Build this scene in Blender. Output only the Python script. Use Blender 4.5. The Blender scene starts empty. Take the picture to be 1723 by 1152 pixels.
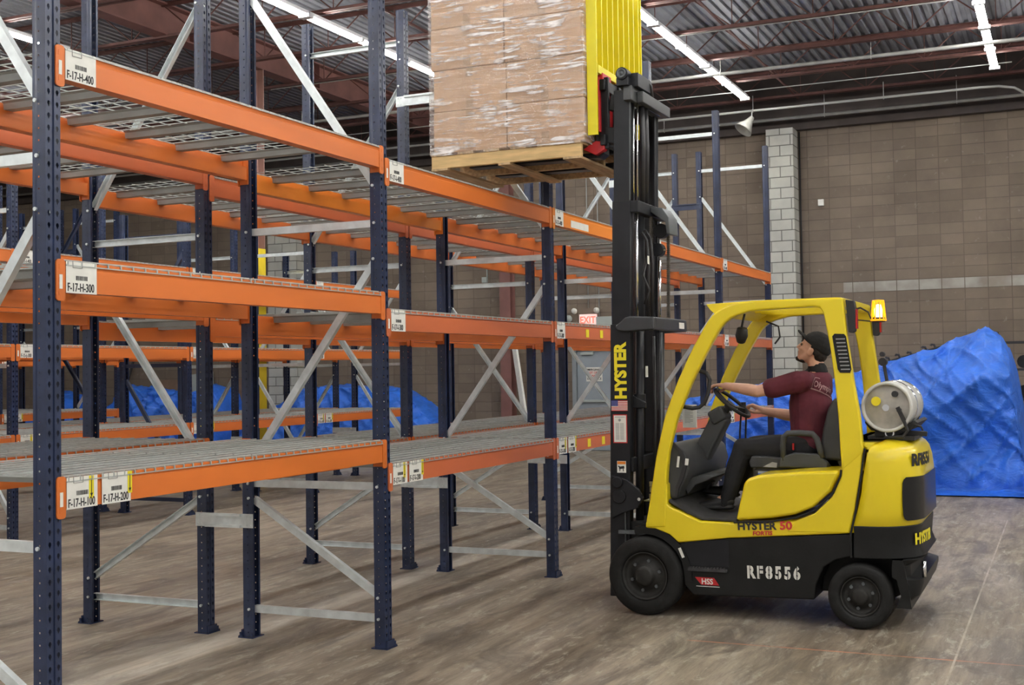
import bpy, bmesh, math, random
from mathutils import Vector, Matrix, Quaternion, noise
random.seed(7)
S = bpy.context.scene
C = S.collection
PI = math.pi

# ------------------------------------------------------------------ camera
cam_d = bpy.data.cameras.new('camera'); cam = bpy.data.objects.new('camera', cam_d); C.objects.link(cam)
yaw, pitch, roll = -0.38843835, 0.03096652, -0.01725195
fw = Vector((math.sin(yaw)*math.cos(pitch), math.cos(yaw)*math.cos(pitch), math.sin(pitch)))
rt = Vector((math.cos(yaw), -math.sin(yaw), 0)); up = rt.cross(fw)
r2 = rt*math.cos(roll)+up*math.sin(roll); u2 = -rt*math.sin(roll)+up*math.cos(roll)
M = Matrix((r2, u2, -fw)).transposed().to_4x4(); M.translation = Vector((3.92882, -3.57255, 1.68446))
cam.matrix_world = M
cam_d.sensor_width = 36; cam_d.lens = 1939.29/1723*36
cam_d.shift_x = -140.0/1723; cam_d.shift_y = -15.5/1723
cam_d.clip_end = 200
S.camera = cam
# ------------------------------------------------------------------ world, exposure
S.view_settings.view_transform = 'Standard'; S.view_settings.look = 'None'
S.view_settings.gamma = 1; S.view_settings.use_curve_mapping = False
S.view_settings.exposure = 0.72
TUBE_E = 42.0          # strength of the fluorescent tubes
w = bpy.data.worlds.new('world'); S.world = w; w.use_nodes = True
w.node_tree.nodes['Background'].inputs[0].default_value = (1.0, 0.965, 0.92, 1)
w.node_tree.nodes['Background'].inputs[1].default_value = 0.30

# ------------------------------------------------------------------ materials
def mat(name, col, rough=0.5, metal=0.0, var=0.0, vscale=6.0, bump=0.0, bscale=40.0, emit=None, estr=0, coat=0.0, stretch=(1,1,1), col2=None, spec=None):
    m = bpy.data.materials.new(name); m.use_nodes = True
    nt = m.node_tree; b = nt.nodes['Principled BSDF']
    b.inputs['Roughness'].default_value = rough; b.inputs['Metallic'].default_value = metal
    b.inputs['Base Color'].default_value = (*col, 1)
    if spec is not None: b.inputs['Specular IOR Level'].default_value = spec
    if coat: b.inputs['Coat Weight'].default_value = coat; b.inputs['Coat Roughness'].default_value = 0.12
    tc = nt.nodes.new('ShaderNodeTexCoord'); mp = nt.nodes.new('ShaderNodeMapping')
    mp.inputs['Scale'].default_value = stretch
    nt.links.new(tc.outputs['Object'], mp.inputs['Vector'])
    if var:
        n = nt.nodes.new('ShaderNodeTexNoise'); n.inputs['Scale'].default_value = vscale; n.inputs['Detail'].default_value = 6
        nt.links.new(mp.outputs[0], n.inputs['Vector'])
        r = nt.nodes.new('ShaderNodeValToRGB')
        a = col2 or tuple(max(0, c*(1-var)) for c in col); bb = tuple(min(1, c*(1+var)) for c in col)
        r.color_ramp.elements[0].position = 0.34; r.color_ramp.elements[0].color = (*a, 1)
        r.color_ramp.elements[1].position = 0.66; r.color_ramp.elements[1].color = (*bb, 1)
        nt.links.new(n.outputs['Fac'], r.inputs[0]); nt.links.new(r.outputs[0], b.inputs['Base Color'])
    if bump:
        n2 = nt.nodes.new('ShaderNodeTexNoise'); n2.inputs['Scale'].default_value = bscale; n2.inputs['Detail'].default_value = 5
        nt.links.new(mp.outputs[0], n2.inputs['Vector'])
        bp = nt.nodes.new('ShaderNodeBump'); bp.inputs['Strength'].default_value = bump; bp.inputs['Distance'].default_value = 0.01
        nt.links.new(n2.outputs['Fac'], bp.inputs['Height']); nt.links.new(bp.outputs[0], b.inputs['Normal'])
    if emit:
        b.inputs['Emission Color'].default_value = (*emit, 1); b.inputs['Emission Strength'].default_value = estr
    return m

NAVY = mat('navy_paint', (0.020, 0.031, 0.074), 0.27, 0.0, 0.18, 9, spec=0.55)
NAVYB = mat('navy_paint_brace', (0.030, 0.042, 0.085), 0.4, 0.0, 0.1, 9)
OR_A = mat('orange_paint', (0.66, 0.165, 0.027), 0.4, 0, 0.10, 3, stretch=(1, .3, 1))
OR_B = mat('orange_paint_faded', (0.56, 0.140, 0.048), 0.48, 0, 0.12, 3, stretch=(1, .3, 1))
OR_C = mat('orange_paint_bright', (0.80, 0.24, 0.024), 0.42, 0, 0.08, 3, stretch=(1, .3, 1))
GALV = mat('galvanised', (0.74, 0.80, 0.81), 0.33, 0.45, 0.10, 14)
WIREM = mat('deck_wire', (0.47, 0.50, 0.48), 0.42, 0.3, 0.1, 14)
CHAN = mat('deck_channel_grey', (0.30, 0.31, 0.295), 0.5, 0.3, 0.12, 5)
WHITE = mat('label_white', (0.80, 0.80, 0.74), 0.55, 0, 0.04, 20)
INK = mat('ink', (0.02, 0.02, 0.022), 0.6)
INKG = mat('ink_grey', (0.30, 0.30, 0.30), 0.6)
YEL_ST = mat('sticker_yellow', (0.85, 0.72, 0.02), 0.5)
RED_P = mat('red_paint', (0.50, 0.018, 0.022), 0.45, 0, 0.1, 8)
RED_I = mat('red_ink', (0.55, 0.03, 0.03), 0.5)
TYEL = mat('truck_yellow', (0.84, 0.655, 0.012), 0.30, 0, 0.05, 2, coat=0.35)
TYEL2 = mat('backrest_yellow', (0.80, 0.69, 0.008), 0.42, 0, 0.06, 4)
TBLK = mat('truck_black', (0.0095, 0.010, 0.010), 0.45, 0, 0.25, 5, bump=0.08, bscale=60, spec=.3)
MASTB = mat('mast_black', (0.011, 0.012, 0.015), 0.42, 0, 0.25, 6, bump=0.05, bscale=50, spec=.35)
MASTG = mat('mast_worn_grey', (0.10, 0.11, 0.115), 0.4, 0.3, 0.2, 8)
RUB = mat('tyre_rubber', (0.012, 0.012, 0.0115), 0.72, 0, 0.3, 12, bump=0.15, bscale=90, spec=.3)
RIM = mat('wheel_rim_dark', (0.018, 0.017, 0.015), 0.6, 0.1, 0.4, 14)
GAP = mat('gap_shade_black', (0.008, 0.008, 0.008), 0.8)  # near-black standing for the shade in open panel gaps; vents use it too
CHROME = mat('chrome', (0.80, 0.81, 0.82), 0.16, 1.0)
HOSE = mat('hose_rubber', (0.028, 0.028, 0.030), 0.45)
VINYL = mat('seat_vinyl', (0.038, 0.040, 0.042), 0.42, 0, 0.15, 10, bump=0.12, bscale=90)
PLAST = mat('dash_plastic', (0.050, 0.053, 0.055), 0.55, 0, 0.12, 9, bump=0.1, bscale=120)
MATTE = mat('floor_mat', (0.04, 0.04, 0.042), 0.8, 0, 0.3, 14)
TANKW = mat('tank_white', (0.60, 0.60, 0.56), 0.35, 0, 0.12, 7)
TANKG = mat('tank_end_grey', (0.42, 0.40, 0.36), 0.4, 0.3, 0.2, 12)
BRASS = mat('brass_fitting', (0.52, 0.50, 0.26), 0.4, 0.6)
LAMPR = mat('lamp_red', (0.45, 0.012, 0.01), 0.25)
SKIN = mat('skin', (0.64, 0.36, 0.25), 0.5, 0, 0.06, 18)
SHIRT = mat('maroon_cloth', (0.105, 0.014, 0.026), 0.85, 0, 0.15, 9, bump=0.6, bscale=11)
TROUS = mat('black_cloth', (0.013, 0.013, 0.015), 0.9, 0, 0.2, 9, bump=0.25, bscale=20)
CAPM = mat('cap_black', (0.010, 0.010, 0.011), 0.85, bump=0.2, bscale=60)
HAIR = mat('hair_dark', (0.016, 0.010, 0.007), 0.7, bump=0.4, bscale=120)
SHOE = mat('shoe_black', (0.022, 0.022, 0.024), 0.6, 0, 0.2, 20)
PRINT = mat('shirt_print', (0.62, 0.40, 0.40), 0.8)
WOODL = mat('pallet_wood_pale', (0.66, 0.46, 0.21), 0.7, 0, 0.16, 5, bump=0.15, bscale=30, stretch=(1, 7, 7))
WOODD = mat('pallet_wood', (0.50, 0.35, 0.19), 0.75, 0, 0.25, 5, bump=0.15, bscale=30, stretch=(7, 1, 7))
CARD = mat('cardboard', (0.60, 0.385, 0.225), 0.75, 0, 0.07, 5)
CARDT = mat('packing_tape', (0.45, 0.29, 0.16), 0.3)
STEELR = mat('red_oxide_steel', (0.125, 0.052, 0.043), 0.6, 0, 0.25, 5)
STEELB = mat('girder_brown', (0.19, 0.085, 0.072), 0.6, 0, 0.15, 3)
COLP = mat('column_pink_brown', (0.34, 0.20, 0.165), 0.6, 0, 0.08, 4)
COLY = mat('column_yellow', (0.72, 0.55, 0.02), 0.5, 0, 0.10, 5)
DECKG = mat('roof_deck_grey', (0.25, 0.26, 0.285), 0.5, 0.25, 0.15, 2)
PIPE = mat('pipe_grey', (0.36, 0.36, 0.34), 0.5, 0.2, 0.12, 5)
PIPEW = mat('conduit_white', (0.55, 0.56, 0.54), 0.45, 0.2)
FIXW = mat('fixture_white', (0.75, 0.76, 0.78), 0.4)
TUBE = mat('tube_glow', (0.9, 0.95, 1), 0.4, emit=(1.0, 0.975, 0.93), estr=TUBE_E)
DOORG = mat('door_grey_blue', (0.27, 0.31, 0.345), 0.45, 0, 0.06, 4)
FRAMEG = mat('door_frame_grey', (0.22, 0.25, 0.27), 0.5)
BOXG = mat('box_grey', (0.36, 0.40, 0.38), 0.5)
EXITR = mat('exit_red', (0.85, 0.06, 0.04), 0.5, emit=(1, 0.1, 0.06), estr=1.2)
EXITW = mat('exit_white', (0.85, 0.72, 0.70), 0.5, emit=(1, 0.6, 0.55), estr=0.35)
AMBER = mat('amber_lens', (0.95, 0.42, 0.01), 0.2, emit=(1.0, 0.40, 0.01), estr=.5)
AMBERC = mat('amber_core', (1, 0.8, 0.3), 0.3, emit=(1.0, 0.72, 0.25), estr=5)
GREENB = mat('green_paint', (0.15, 0.27, 0.06), 0.5)

def tarp_mat():
    m = mat('blue_tarp', (0.030, 0.165, 0.72), 0.36, 0, 0.12, 3, coat=0.0)
    nt = m.node_tree; b = nt.nodes['Principled BSDF']
    tc = nt.nodes.new('ShaderNodeTexCoord')
    mp = nt.nodes.new('ShaderNodeMapping'); mp.inputs['Scale'].default_value = (1.4, 1.4, 2.6); mp.inputs['Rotation'].default_value = (0, .5, 0)
    nt.links.new(tc.outputs['Object'], mp.inputs[0])
    n = nt.nodes.new('ShaderNodeTexNoise'); n.inputs['Scale'].default_value = 2.6; n.inputs['Detail'].default_value = 7; n.inputs['Roughness'].default_value = 0.6
    n.inputs['Distortion'].default_value = 0.9
    nt.links.new(mp.outputs[0], n.inputs['Vector'])
    bp = nt.nodes.new('ShaderNodeBump'); bp.inputs['Strength'].default_value = 0.75; bp.inputs['Distance'].default_value = 0.06
    nt.links.new(n.outputs['Fac'], bp.inputs['Height']); nt.links.new(bp.outputs[0], b.inputs['Normal'])
    return m
TARP = tarp_mat()

def N(nt, t, **kw):
    n = nt.nodes.new(t)
    for k, v in kw.items():
        if k in ('operation', 'blend_type', 'data_type'): setattr(n, k, v)
    return n
def block_mat(name, c1, c2, mortar, band=None, axis='XZ', msize=0.010, off=.5):
    m = bpy.data.materials.new(name); m.use_nodes = True; nt = m.node_tree; b = nt.nodes['Principled BSDF']
    b.inputs['Roughness'].default_value = 0.8
    L = nt.links.new
    tc = nt.nodes.new('ShaderNodeTexCoord'); sx = nt.nodes.new('ShaderNodeSeparateXYZ'); L(tc.outputs['Object'], sx.inputs[0])
    ad = N(nt, 'ShaderNodeMath', operation='ADD'); L(sx.outputs[0], ad.inputs[0]); L(sx.outputs[1], ad.inputs[1])
    cx = nt.nodes.new('ShaderNodeCombineXYZ'); L(ad.outputs[0], cx.inputs[0]); L(sx.outputs[2], cx.inputs[1])
    br = nt.nodes.new('ShaderNodeTexBrick'); L(cx.outputs[0], br.inputs['Vector'])
    br.inputs['Scale'].default_value = 1.0; br.offset = off; br.inputs['Brick Width'].default_value = 0.4064; br.inputs['Row Height'].default_value = 0.2032
    br.inputs['Mortar Size'].default_value = msize; br.inputs['Mortar Smooth'].default_value = 0.4; br.inputs['Bias'].default_value = 0
    br.inputs['Color1'].default_value = (*c1, 1); br.inputs['Color2'].default_value = (*c2, 1); br.inputs['Mortar'].default_value = (*mortar, 1)
    n = nt.nodes.new('ShaderNodeTexNoise'); n.inputs['Scale'].default_value = 0.7; n.inputs['Detail'].default_value = 8; n.inputs['Roughness'].default_value = .62
    L(cx.outputs[0], n.inputs['Vector'])
    r = nt.nodes.new('ShaderNodeValToRGB'); r.color_ramp.elements[0].position = .3; r.color_ramp.elements[0].color = (.72, .70, .70, 1)
    r.color_ramp.elements[1].position = .72; r.color_ramp.elements[1].color = (1.18, 1.16, 1.1, 1)
    L(n.outputs['Fac'], r.inputs[0])
    mx = nt.nodes.new('ShaderNodeMixRGB'); mx.blend_type = 'MULTIPLY'; mx.inputs[0].default_value = 1
    L(br.outputs['Color'], mx.inputs[1]); L(r.outputs[0], mx.inputs[2])
    out = mx.outputs[0]
    # pale scuffs
    n3 = nt.nodes.new('ShaderNodeTexNoise'); n3.inputs['Scale'].default_value = 5.5; n3.inputs['Detail'].default_value = 9; n3.inputs['Roughness'].default_value = .7
    L(cx.outputs[0], n3.inputs['Vector'])
    r3 = nt.nodes.new('ShaderNodeValToRGB'); r3.color_ramp.elements[0].position = .60; r3.color_ramp.elements[0].color = (0, 0, 0, 1)
    r3.color_ramp.elements[1].position = .74; r3.color_ramp.elements[1].color = (.5, .5, .5, 1)
    L(n3.outputs['Fac'], r3.inputs[0])
    m3 = nt.nodes.new('ShaderNodeMixRGB'); L(r3.outputs[0], m3.inputs[0]); L(out, m3.inputs[1]); m3.inputs[2].default_value = (.40, .37, .34, 1)
    out = m3.outputs[0]
    if band:   # one course of paler, newer blocks right of the pier
        z0, z1, x0 = band
        g = N(nt, 'ShaderNodeMath', operation='GREATER_THAN'); L(sx.outputs[2], g.inputs[0]); g.inputs[1].default_value = z0
        l = N(nt, 'ShaderNodeMath', operation='LESS_THAN'); L(sx.outputs[2], l.inputs[0]); l.inputs[1].default_value = z1
        x = N(nt, 'ShaderNodeMath', operation='GREATER_THAN'); L(sx.outputs[0], x.inputs[0]); x.inputs[1].default_value = x0
        a = N(nt, 'ShaderNodeMath', operation='MULTIPLY'); L(g.outputs[0], a.inputs[0]); L(l.outputs[0], a.inputs[1])
        a2 = N(nt, 'ShaderNodeMath', operation='MULTIPLY'); L(a.outputs[0], a2.inputs[0]); L(x.outputs[0], a2.inputs[1])
        nv = nt.nodes.new('ShaderNodeTexNoise'); nv.inputs['Scale'].default_value = 1.7; nv.inputs['Detail'].default_value = 4; L(cx.outputs[0], nv.inputs['Vector'])
        rv = nt.nodes.new('ShaderNodeValToRGB'); rv.color_ramp.elements[0].position = .35; rv.color_ramp.elements[1].position = .6
        rv.color_ramp.elements[0].color = (.35, .35, .35, 1); L(nv.outputs['Fac'], rv.inputs[0])
        a3 = N(nt, 'ShaderNodeMath', operation='MULTIPLY'); L(a2.outputs[0], a3.inputs[0]); L(rv.outputs[0], a3.inputs[1])
        nb_ = N(nt, 'ShaderNodeMath', operation='SUBTRACT'); nb_.inputs[0].default_value = 1; L(br.outputs['Fac'], nb_.inputs[1])
        a4 = N(nt, 'ShaderNodeMath', operation='MULTIPLY'); L(a3.outputs[0], a4.inputs[0]); L(nb_.outputs[0], a4.inputs[1]); a3 = a4
        m4 = nt.nodes.new('ShaderNodeMixRGB'); L(a3.outputs[0], m4.inputs[0]); L(out, m4.inputs[1]); m4.inputs[2].default_value = (.40, .39, .35, 1)
        out = m4.outputs[0]
    L(out, b.inputs['Base Color'])
    bp = nt.nodes.new('ShaderNodeBump'); bp.inputs['Strength'].default_value = 0.55; bp.inputs['Distance'].default_value = 0.012; bp.invert = True
    ad2 = N(nt, 'ShaderNodeMath', operation='MULTIPLY_ADD'); L(n3.outputs['Fac'], ad2.inputs[0]); ad2.inputs[1].default_value = .25; L(br.outputs['Fac'], ad2.inputs[2])
    L(ad2.outputs[0], bp.inputs['Height']); L(bp.outputs[0], b.inputs['Normal'])
    return m
WALLM = block_mat('brown_block_wall', (.168, .134, .103), (.215, .174, .136), (.135, .108, .084), band=(3.048, 3.251, 0.02), off=.0, msize=.008)
PIERM = block_mat('grey_block_pier', (.47, .485, .45), (.53, .54, .50), (.17, .17, .155), msize=0.011)

def floor_mat():
    m = bpy.data.materials.new('worn_concrete'); m.use_nodes = True; nt = m.node_tree; b = nt.nodes['Principled BSDF']; L = nt.links.new
    tc = nt.nodes.new('ShaderNodeTexCoord')
    def noise_n(scale, st, det=8, rough=.6, dist=0.0, rot=0.0):
        mp = nt.nodes.new('ShaderNodeMapping'); mp.inputs['Scale'].default_value = st; mp.inputs['Rotation'].default_value = (0, 0, rot)
        L(tc.outputs['Object'], mp.inputs[0])
        n = nt.nodes.new('ShaderNodeTexNoise'); n.inputs['Scale'].default_value = scale; n.inputs['Detail'].default_value = det
        n.inputs['Roughness'].default_value = rough; n.inputs['Distortion'].default_value = dist
        L(mp.outputs[0], n.inputs['Vector']); return n
    def ramp(src, stops):
        r = nt.nodes.new('ShaderNodeValToRGB'); cr = r.color_ramp
        while len(cr.elements) > len(stops): cr.elements.remove(cr.elements[-1])
        while len(cr.elements) < len(stops): cr.elements.new(.5)
        for e, (p, c) in zip(cr.elements, stops): e.position = p; e.color = (*c, 1)
        L(src, r.inputs[0]); return r.outputs[0]
    def mix(f, a, bb, bt='MIX'):
        x = nt.nodes.new('ShaderNodeMixRGB'); x.blend_type = bt
        if isinstance(f, float): x.inputs[0].default_value = f
        else: L(f, x.inputs[0])
        L(a, x.inputs[1])
        if isinstance(bb, tuple): x.inputs[2].default_value = (*bb, 1)
        else: L(bb, x.inputs[2])
        return x.outputs[0]
    base = ramp(noise_n(.55, (1, .45, 1), 9, .62).outputs['Fac'], [(.32, (.150, .122, .092)), (.46, (.215, .182, .143)), (.58, (.270, .236, .190)), (.72, (.33, .30, .25))])
    st = ramp(noise_n(1.9, (1, .10, 1), 7, .6, .3, 0.06).outputs['Fac'], [(.34, (.48, .46, .43)), (.48, (.92, .9, .88)), (.58, (1.08, 1.08, 1.06)), (.70, (1.3, 1.28, 1.25))])
    c = mix(0.85, base, st, 'MULTIPLY')
    c = mix(1.0, c, (1.10, 1.085, 1.05), 'MULTIPLY')
    st2 = ramp(noise_n(13, (1, .10, 1), 9, .75, .15, 0.03).outputs['Fac'], [(.36, (.55, .53, .50)), (.5, (1, 1, 1)), (.64, (1.42, 1.4, 1.36))])
    c = mix(0.8, c, st2, 'MULTIPLY')
    fl = ramp(noise_n(11, (1, .34, 1), 10, .76, .6, 0.15).outputs['Fac'], [(.53, (0, 0, 0)), (.59, (.5, .5, .5)), (.68, (1, 1, 1))])
    c = mix(fl, c, (.43, .40, .33))
    oc = ramp(noise_n(.9, (1, .6, 1), 6, .6, .4).outputs['Fac'], [(.55, (0, 0, 0)), (.72, (.4, .4, .4))])
    c = mix(oc, c, (.25, .19, .115))
    gr = ramp(noise_n(3.3, (1, .35, 1), 10, .7, .8, -.2).outputs['Fac'], [(.50, (0, 0, 0)), (.62, (.75, .75, .75))])
    c = mix(gr, c, (.10, .085, .07))
    # saw cut along the aisle and a faded painted line across it
    sx = nt.nodes.new('ShaderNodeSeparateXYZ'); L(tc.outputs['Object'], sx.inputs[0])
    def line(sock, pos, hw):
        s = N(nt, 'ShaderNodeMath', operation='SUBTRACT'); L(sock, s.inputs[0]); s.inputs[1].default_value = pos
        a = N(nt, 'ShaderNodeMath', operation='ABSOLUTE'); L(s.outputs[0], a.inputs[0])
        l = N(nt, 'ShaderNodeMath', operation='LESS_THAN'); L(a.outputs[0], l.inputs[0]); l.inputs[1].default_value = hw
        return l.outputs[0]
    def mul(a, bb):
        x = N(nt, 'ShaderNodeMath', operation='MULTIPLY'); L(a, x.inputs[0])
        if isinstance(bb, float): x.inputs[1].default_value = bb
        else: L(bb, x.inputs[1])
        return x.outputs[0]
    brk = ramp(noise_n(2.5, (1, 1, 1), 6).outputs['Fac'], [(.35, (.15, .15, .15)), (.6, (.9, .9, .9))])
    gx = N(nt, 'ShaderNodeMath', operation='GREATER_THAN'); L(sx.outputs[0], gx.inputs[0]); gx.inputs[1].default_value = 1.7
    c = mix(mul(mul(line(sx.outputs[1], 3.28, .011), gx.outputs[0]), brk), c, (.52, .19, .10))
    gy = N(nt, 'ShaderNodeMath', operation='LESS_THAN'); L(sx.outputs[1], gy.inputs[0]); gy.inputs[1].default_value = 9.5
    c = mix(mul(mul(line(sx.outputs[0], 3.29, .0065), gy.outputs[0]), brk), c, (.50, .44, .36))
    # dusty track beside the rack feet
    tr = nt.nodes.new('ShaderNodeMath'); tr.operation = 'SUBTRACT'; L(sx.outputs[0], tr.inputs[0]); tr.inputs[1].default_value = -1.15
    ta = N(nt, 'ShaderNodeMath', operation='ABSOLUTE'); L(tr.outputs[0], ta.inputs[0])
    tm = nt.nodes.new('ShaderNodeMapRange'); L(ta.outputs[0], tm.inputs[0]); tm.inputs[1].default_value = .08; tm.inputs[2].default_value = .45; tm.inputs[3].default_value = .5; tm.inputs[4].default_value = 0
    c = mix(mul(tm.outputs[0], brk), c, (.40, .38, .33))
    L(c, b.inputs['Base Color'])
    rr = ramp(noise_n(1.3, (1, .3, 1), 6).outputs['Fac'], [(.35, (.38, .38, .38)), (.7, (.62, .62, .62))])
    L(rr, b.inputs['Roughness'])
    bp = nt.nodes.new('ShaderNodeBump'); bp.inputs['Strength'].default_value = .12; bp.inputs['Distance'].default_value = .01
    L(noise_n(30, (1, .5, 1), 6).outputs['Fac'], bp.inputs['Height']); L(bp.outputs[0], b.inputs['Normal'])
    return m

def wrap_mat():
    m = bpy.data.materials.new('stretch_film'); m.use_nodes = True; nt = m.node_tree; L = nt.links.new
    for n in list(nt.nodes): nt.nodes.remove(n)
    out = nt.nodes.new('ShaderNodeOutputMaterial')
    tr = nt.nodes.new('ShaderNodeBsdfTransparent'); tr.inputs[0].default_value = (.985, .98, .975, 1)
    gl = nt.nodes.new('ShaderNodeBsdfGlossy'); gl.inputs['Roughness'].default_value = .2
    df = nt.nodes.new('ShaderNodeBsdfDiffuse'); df.inputs[0].default_value = (.92, .90, .88, 1)
    tc = nt.nodes.new('ShaderNodeTexCoord')
    mp = nt.nodes.new('ShaderNodeMapping'); mp.inputs['Scale'].default_value = (.9, .9, 9); mp.inputs['Rotation'].default_value = (0, -.10, 0)
    L(tc.outputs['Object'], mp.inputs[0])
    n = nt.nodes.new('ShaderNodeTexNoise'); n.inputs['Scale'].default_value = 3.6; n.inputs['Detail'].default_value = 7; n.inputs['Roughness'].default_value = .60; n.inputs['Distortion'].default_value = .9
    L(mp.outputs[0], n.inputs['Vector'])
    mp2 = nt.nodes.new('ShaderNodeMapping'); mp2.inputs['Scale'].default_value = (2.4, 2.4, 2.0); L(tc.outputs['Object'], mp2.inputs[0])
    n2 = nt.nodes.new('ShaderNodeTexNoise'); n2.inputs['Scale'].default_value = 2.2; n2.inputs['Detail'].default_value = 5; L(mp2.outputs[0], n2.inputs['Vector'])
    bp = nt.nodes.new('ShaderNodeBump'); bp.inputs['Strength'].default_value = 1.0; bp.inputs['Distance'].default_value = .018; L(n.outputs['Fac'], bp.inputs['Height'])
    L(bp.outputs[0], gl.inputs['Normal'])
    # white streaks across the film: lamp glare painted in as diffuse colour
    r = nt.nodes.new('ShaderNodeValToRGB'); r.color_ramp.elements[0].position = .485; r.color_ramp.elements[0].color = (.02, .02, .02, 1)
    r.color_ramp.elements[1].position = .60; r.color_ramp.elements[1].color = (.95, .95, .95, 1); L(n.outputs['Fac'], r.inputs[0])
    r2_ = nt.nodes.new('ShaderNodeValToRGB'); r2_.color_ramp.elements[0].position = .40; r2_.color_ramp.elements[0].color = (.12, .12, .12, 1); r2_.color_ramp.elements[1].position = .6
    L(n2.outputs['Fac'], r2_.inputs[0])
    mu = N(nt, 'ShaderNodeMath', operation='MULTIPLY'); L(r.outputs[0], mu.inputs[0]); L(r2_.outputs[0], mu.inputs[1])
    m1 = nt.nodes.new('ShaderNodeMixShader'); L(mu.outputs[0], m1.inputs[0]); L(tr.outputs[0], m1.inputs[1]); L(df.outputs[0], m1.inputs[2])
    m2 = nt.nodes.new('ShaderNodeMixShader'); m2.inputs[0].default_value = .17; L(m1.outputs[0], m2.inputs[1]); L(gl.outputs[0], m2.inputs[2])
    L(m2.outputs[0], out.inputs[0])
    return m

# ------------------------------------------------------------------ geometry helpers
class MB:
    def __init__(s): s.v = []; s.f = []; s.m = []; s.mi = 0
    def add(s, vs, fs):
        o = len(s.v); s.v += [Vector(p) for p in vs]; s.f += [tuple(i+o for i in f) for f in fs]; s.m += [s.mi]*len(fs); return s
    def box(s, x0, x1, y0, y1, z0, z1, rot=None):
        vs = [Vector((x, y, z)) for x in (x0, x1) for y in (y0, y1) for z in (z0, z1)]
        if rot is not None:
            c = Vector(((x0+x1)/2, (y0+y1)/2, (z0+z1)/2)); vs = [c+rot @ (p-c) for p in vs]
        return s.add(vs, [(0, 1, 3, 2), (4, 6, 7, 5), (0, 4, 5, 1), (2, 3, 7, 6), (0, 2, 6, 4), (1, 5, 7, 3)])
    def beam(s, p0, p1, w_, h, upv=(0, 0, 1)):
        p0 = Vector(p0); p1 = Vector(p1); d = (p1-p0).normalized(); u = Vector(upv); sd = d.cross(u).normalized(); u = sd.cross(d)
        vs = [p+sd*a*w_/2+u*b*h/2 for p in (p0, p1) for a, b in ((-1, -1), (1, -1), (1, 1), (-1, 1))]
        return s.add(vs, [(3, 2, 1, 0), (4, 5, 6, 7), (0, 1, 5, 4), (1, 2, 6, 5), (2, 3, 7, 6), (3, 0, 4, 7)])
    def cyl(s, p0, p1, r0, r1=None, n=16, cap=True):
        r1 = r0 if r1 is None else r1
        p0 = Vector(p0); p1 = Vector(p1); d = (p1-p0).normalized()
        a = d.orthogonal().normalized(); b = d.cross(a)
        vs = []
        for p, r in ((p0, r0), (p1, r1)):
            vs += [p+(a*math.cos(2*PI*i/n)+b*math.sin(2*PI*i/n))*r for i in range(n)]
        fs = [(i, (i+1) % n, n+(i+1) % n, n+i) for i in range(n)]
        if cap: fs += [tuple(range(n-1, -1, -1)), tuple(range(n, 2*n))]
        return s.add(vs, fs)
    def lathe(s, c, axis, prof, n=32):   # prof: (radius, offset along axis)
        c = Vector(c); d = Vector(axis).normalized(); a = d.orthogonal().normalized(); b = d.cross(a)
        vs = []
        for r, h in prof:
            vs += [c+d*h+(a*math.cos(2*PI*i/n)+b*math.sin(2*PI*i/n))*r for i in range(n)]
        fs = []
        for k in range(len(prof)-1):
            fs += [(k*n+i, k*n+(i+1) % n, (k+1)*n+(i+1) % n, (k+1)*n+i) for i in range(n)]
        return s.add(vs, fs)
    def tube(s, pts, r, n=8, closed=False):
        pts = [Vector(p) for p in pts]; vs = []; m = len(pts); prev = None
        for i, p in enumerate(pts):
            if closed: t = (pts[(i+1) % m]-pts[i-1]).normalized()
            else: t = (pts[min(i+1, m-1)]-pts[max(i-1, 0)]).normalized()
            if prev is None: a = t.orthogonal().normalized()
            else: a = (prev-t*prev.dot(t)).normalized()
            prev = a; b = t.cross(a)
            vs += [p+(a*math.cos(2*PI*k/n)+b*math.sin(2*PI*k/n))*(r[i] if isinstance(r, (list, tuple)) else r) for k in range(n)]
        fs = []
        for i in range(m if closed else m-1):
            j = (i+1) % m
            fs += [(i*n+k, i*n+(k+1) % n, j*n+(k+1) % n, j*n+k) for k in range(n)]
        if not closed: fs += [tuple(range(n-1, -1, -1)), tuple(range((m-1)*n, m*n))]
        return s.add(vs, fs)
    def prism(s, prof, a, b, axis='y'):   # prof in the other two axes, (x,z) for y, (y,z) for x, (x,y) for z
        def P(u, v, t): return {'y': (u, t, v), 'x': (t, u, v), 'z': (u, v, t)}[axis]
        n = len(prof)
        vs = [P(u, v, a) for u, v in prof]+[P(u, v, b) for u, v in prof]
        fs = [tuple(range(n)), tuple(range(2*n-1, n-1, -1))]+[(i, n+i, n+(i+1) % n, (i+1) % n) for i in range(n)]
        return s.add(vs, fs)
    def quad(s, a, b, c, d): return s.add([a, b, c, d], [(0, 1, 2, 3)])
    def mesh(s, name, mats, smooth=False, recalc=True, off=None):
        me = bpy.data.meshes.new(name)
        vs = [p-off for p in s.v] if off is not None else s.v
        me.from_pydata([tuple(p) for p in vs], [], s.f)
        for mt in (mats if isinstance(mats, (list, tuple)) else [mats]): me.materials.append(mt)
        me.polygons.foreach_set('material_index', s.m)
        if recalc:
            bm = bmesh.new(); bm.from_mesh(me); bmesh.ops.recalc_face_normals(bm, faces=bm.faces); bm.to_mesh(me); bm.free()
        if smooth: me.polygons.foreach_set('use_smooth', [True]*len(me.polygons))
        me.update(); return me

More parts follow.
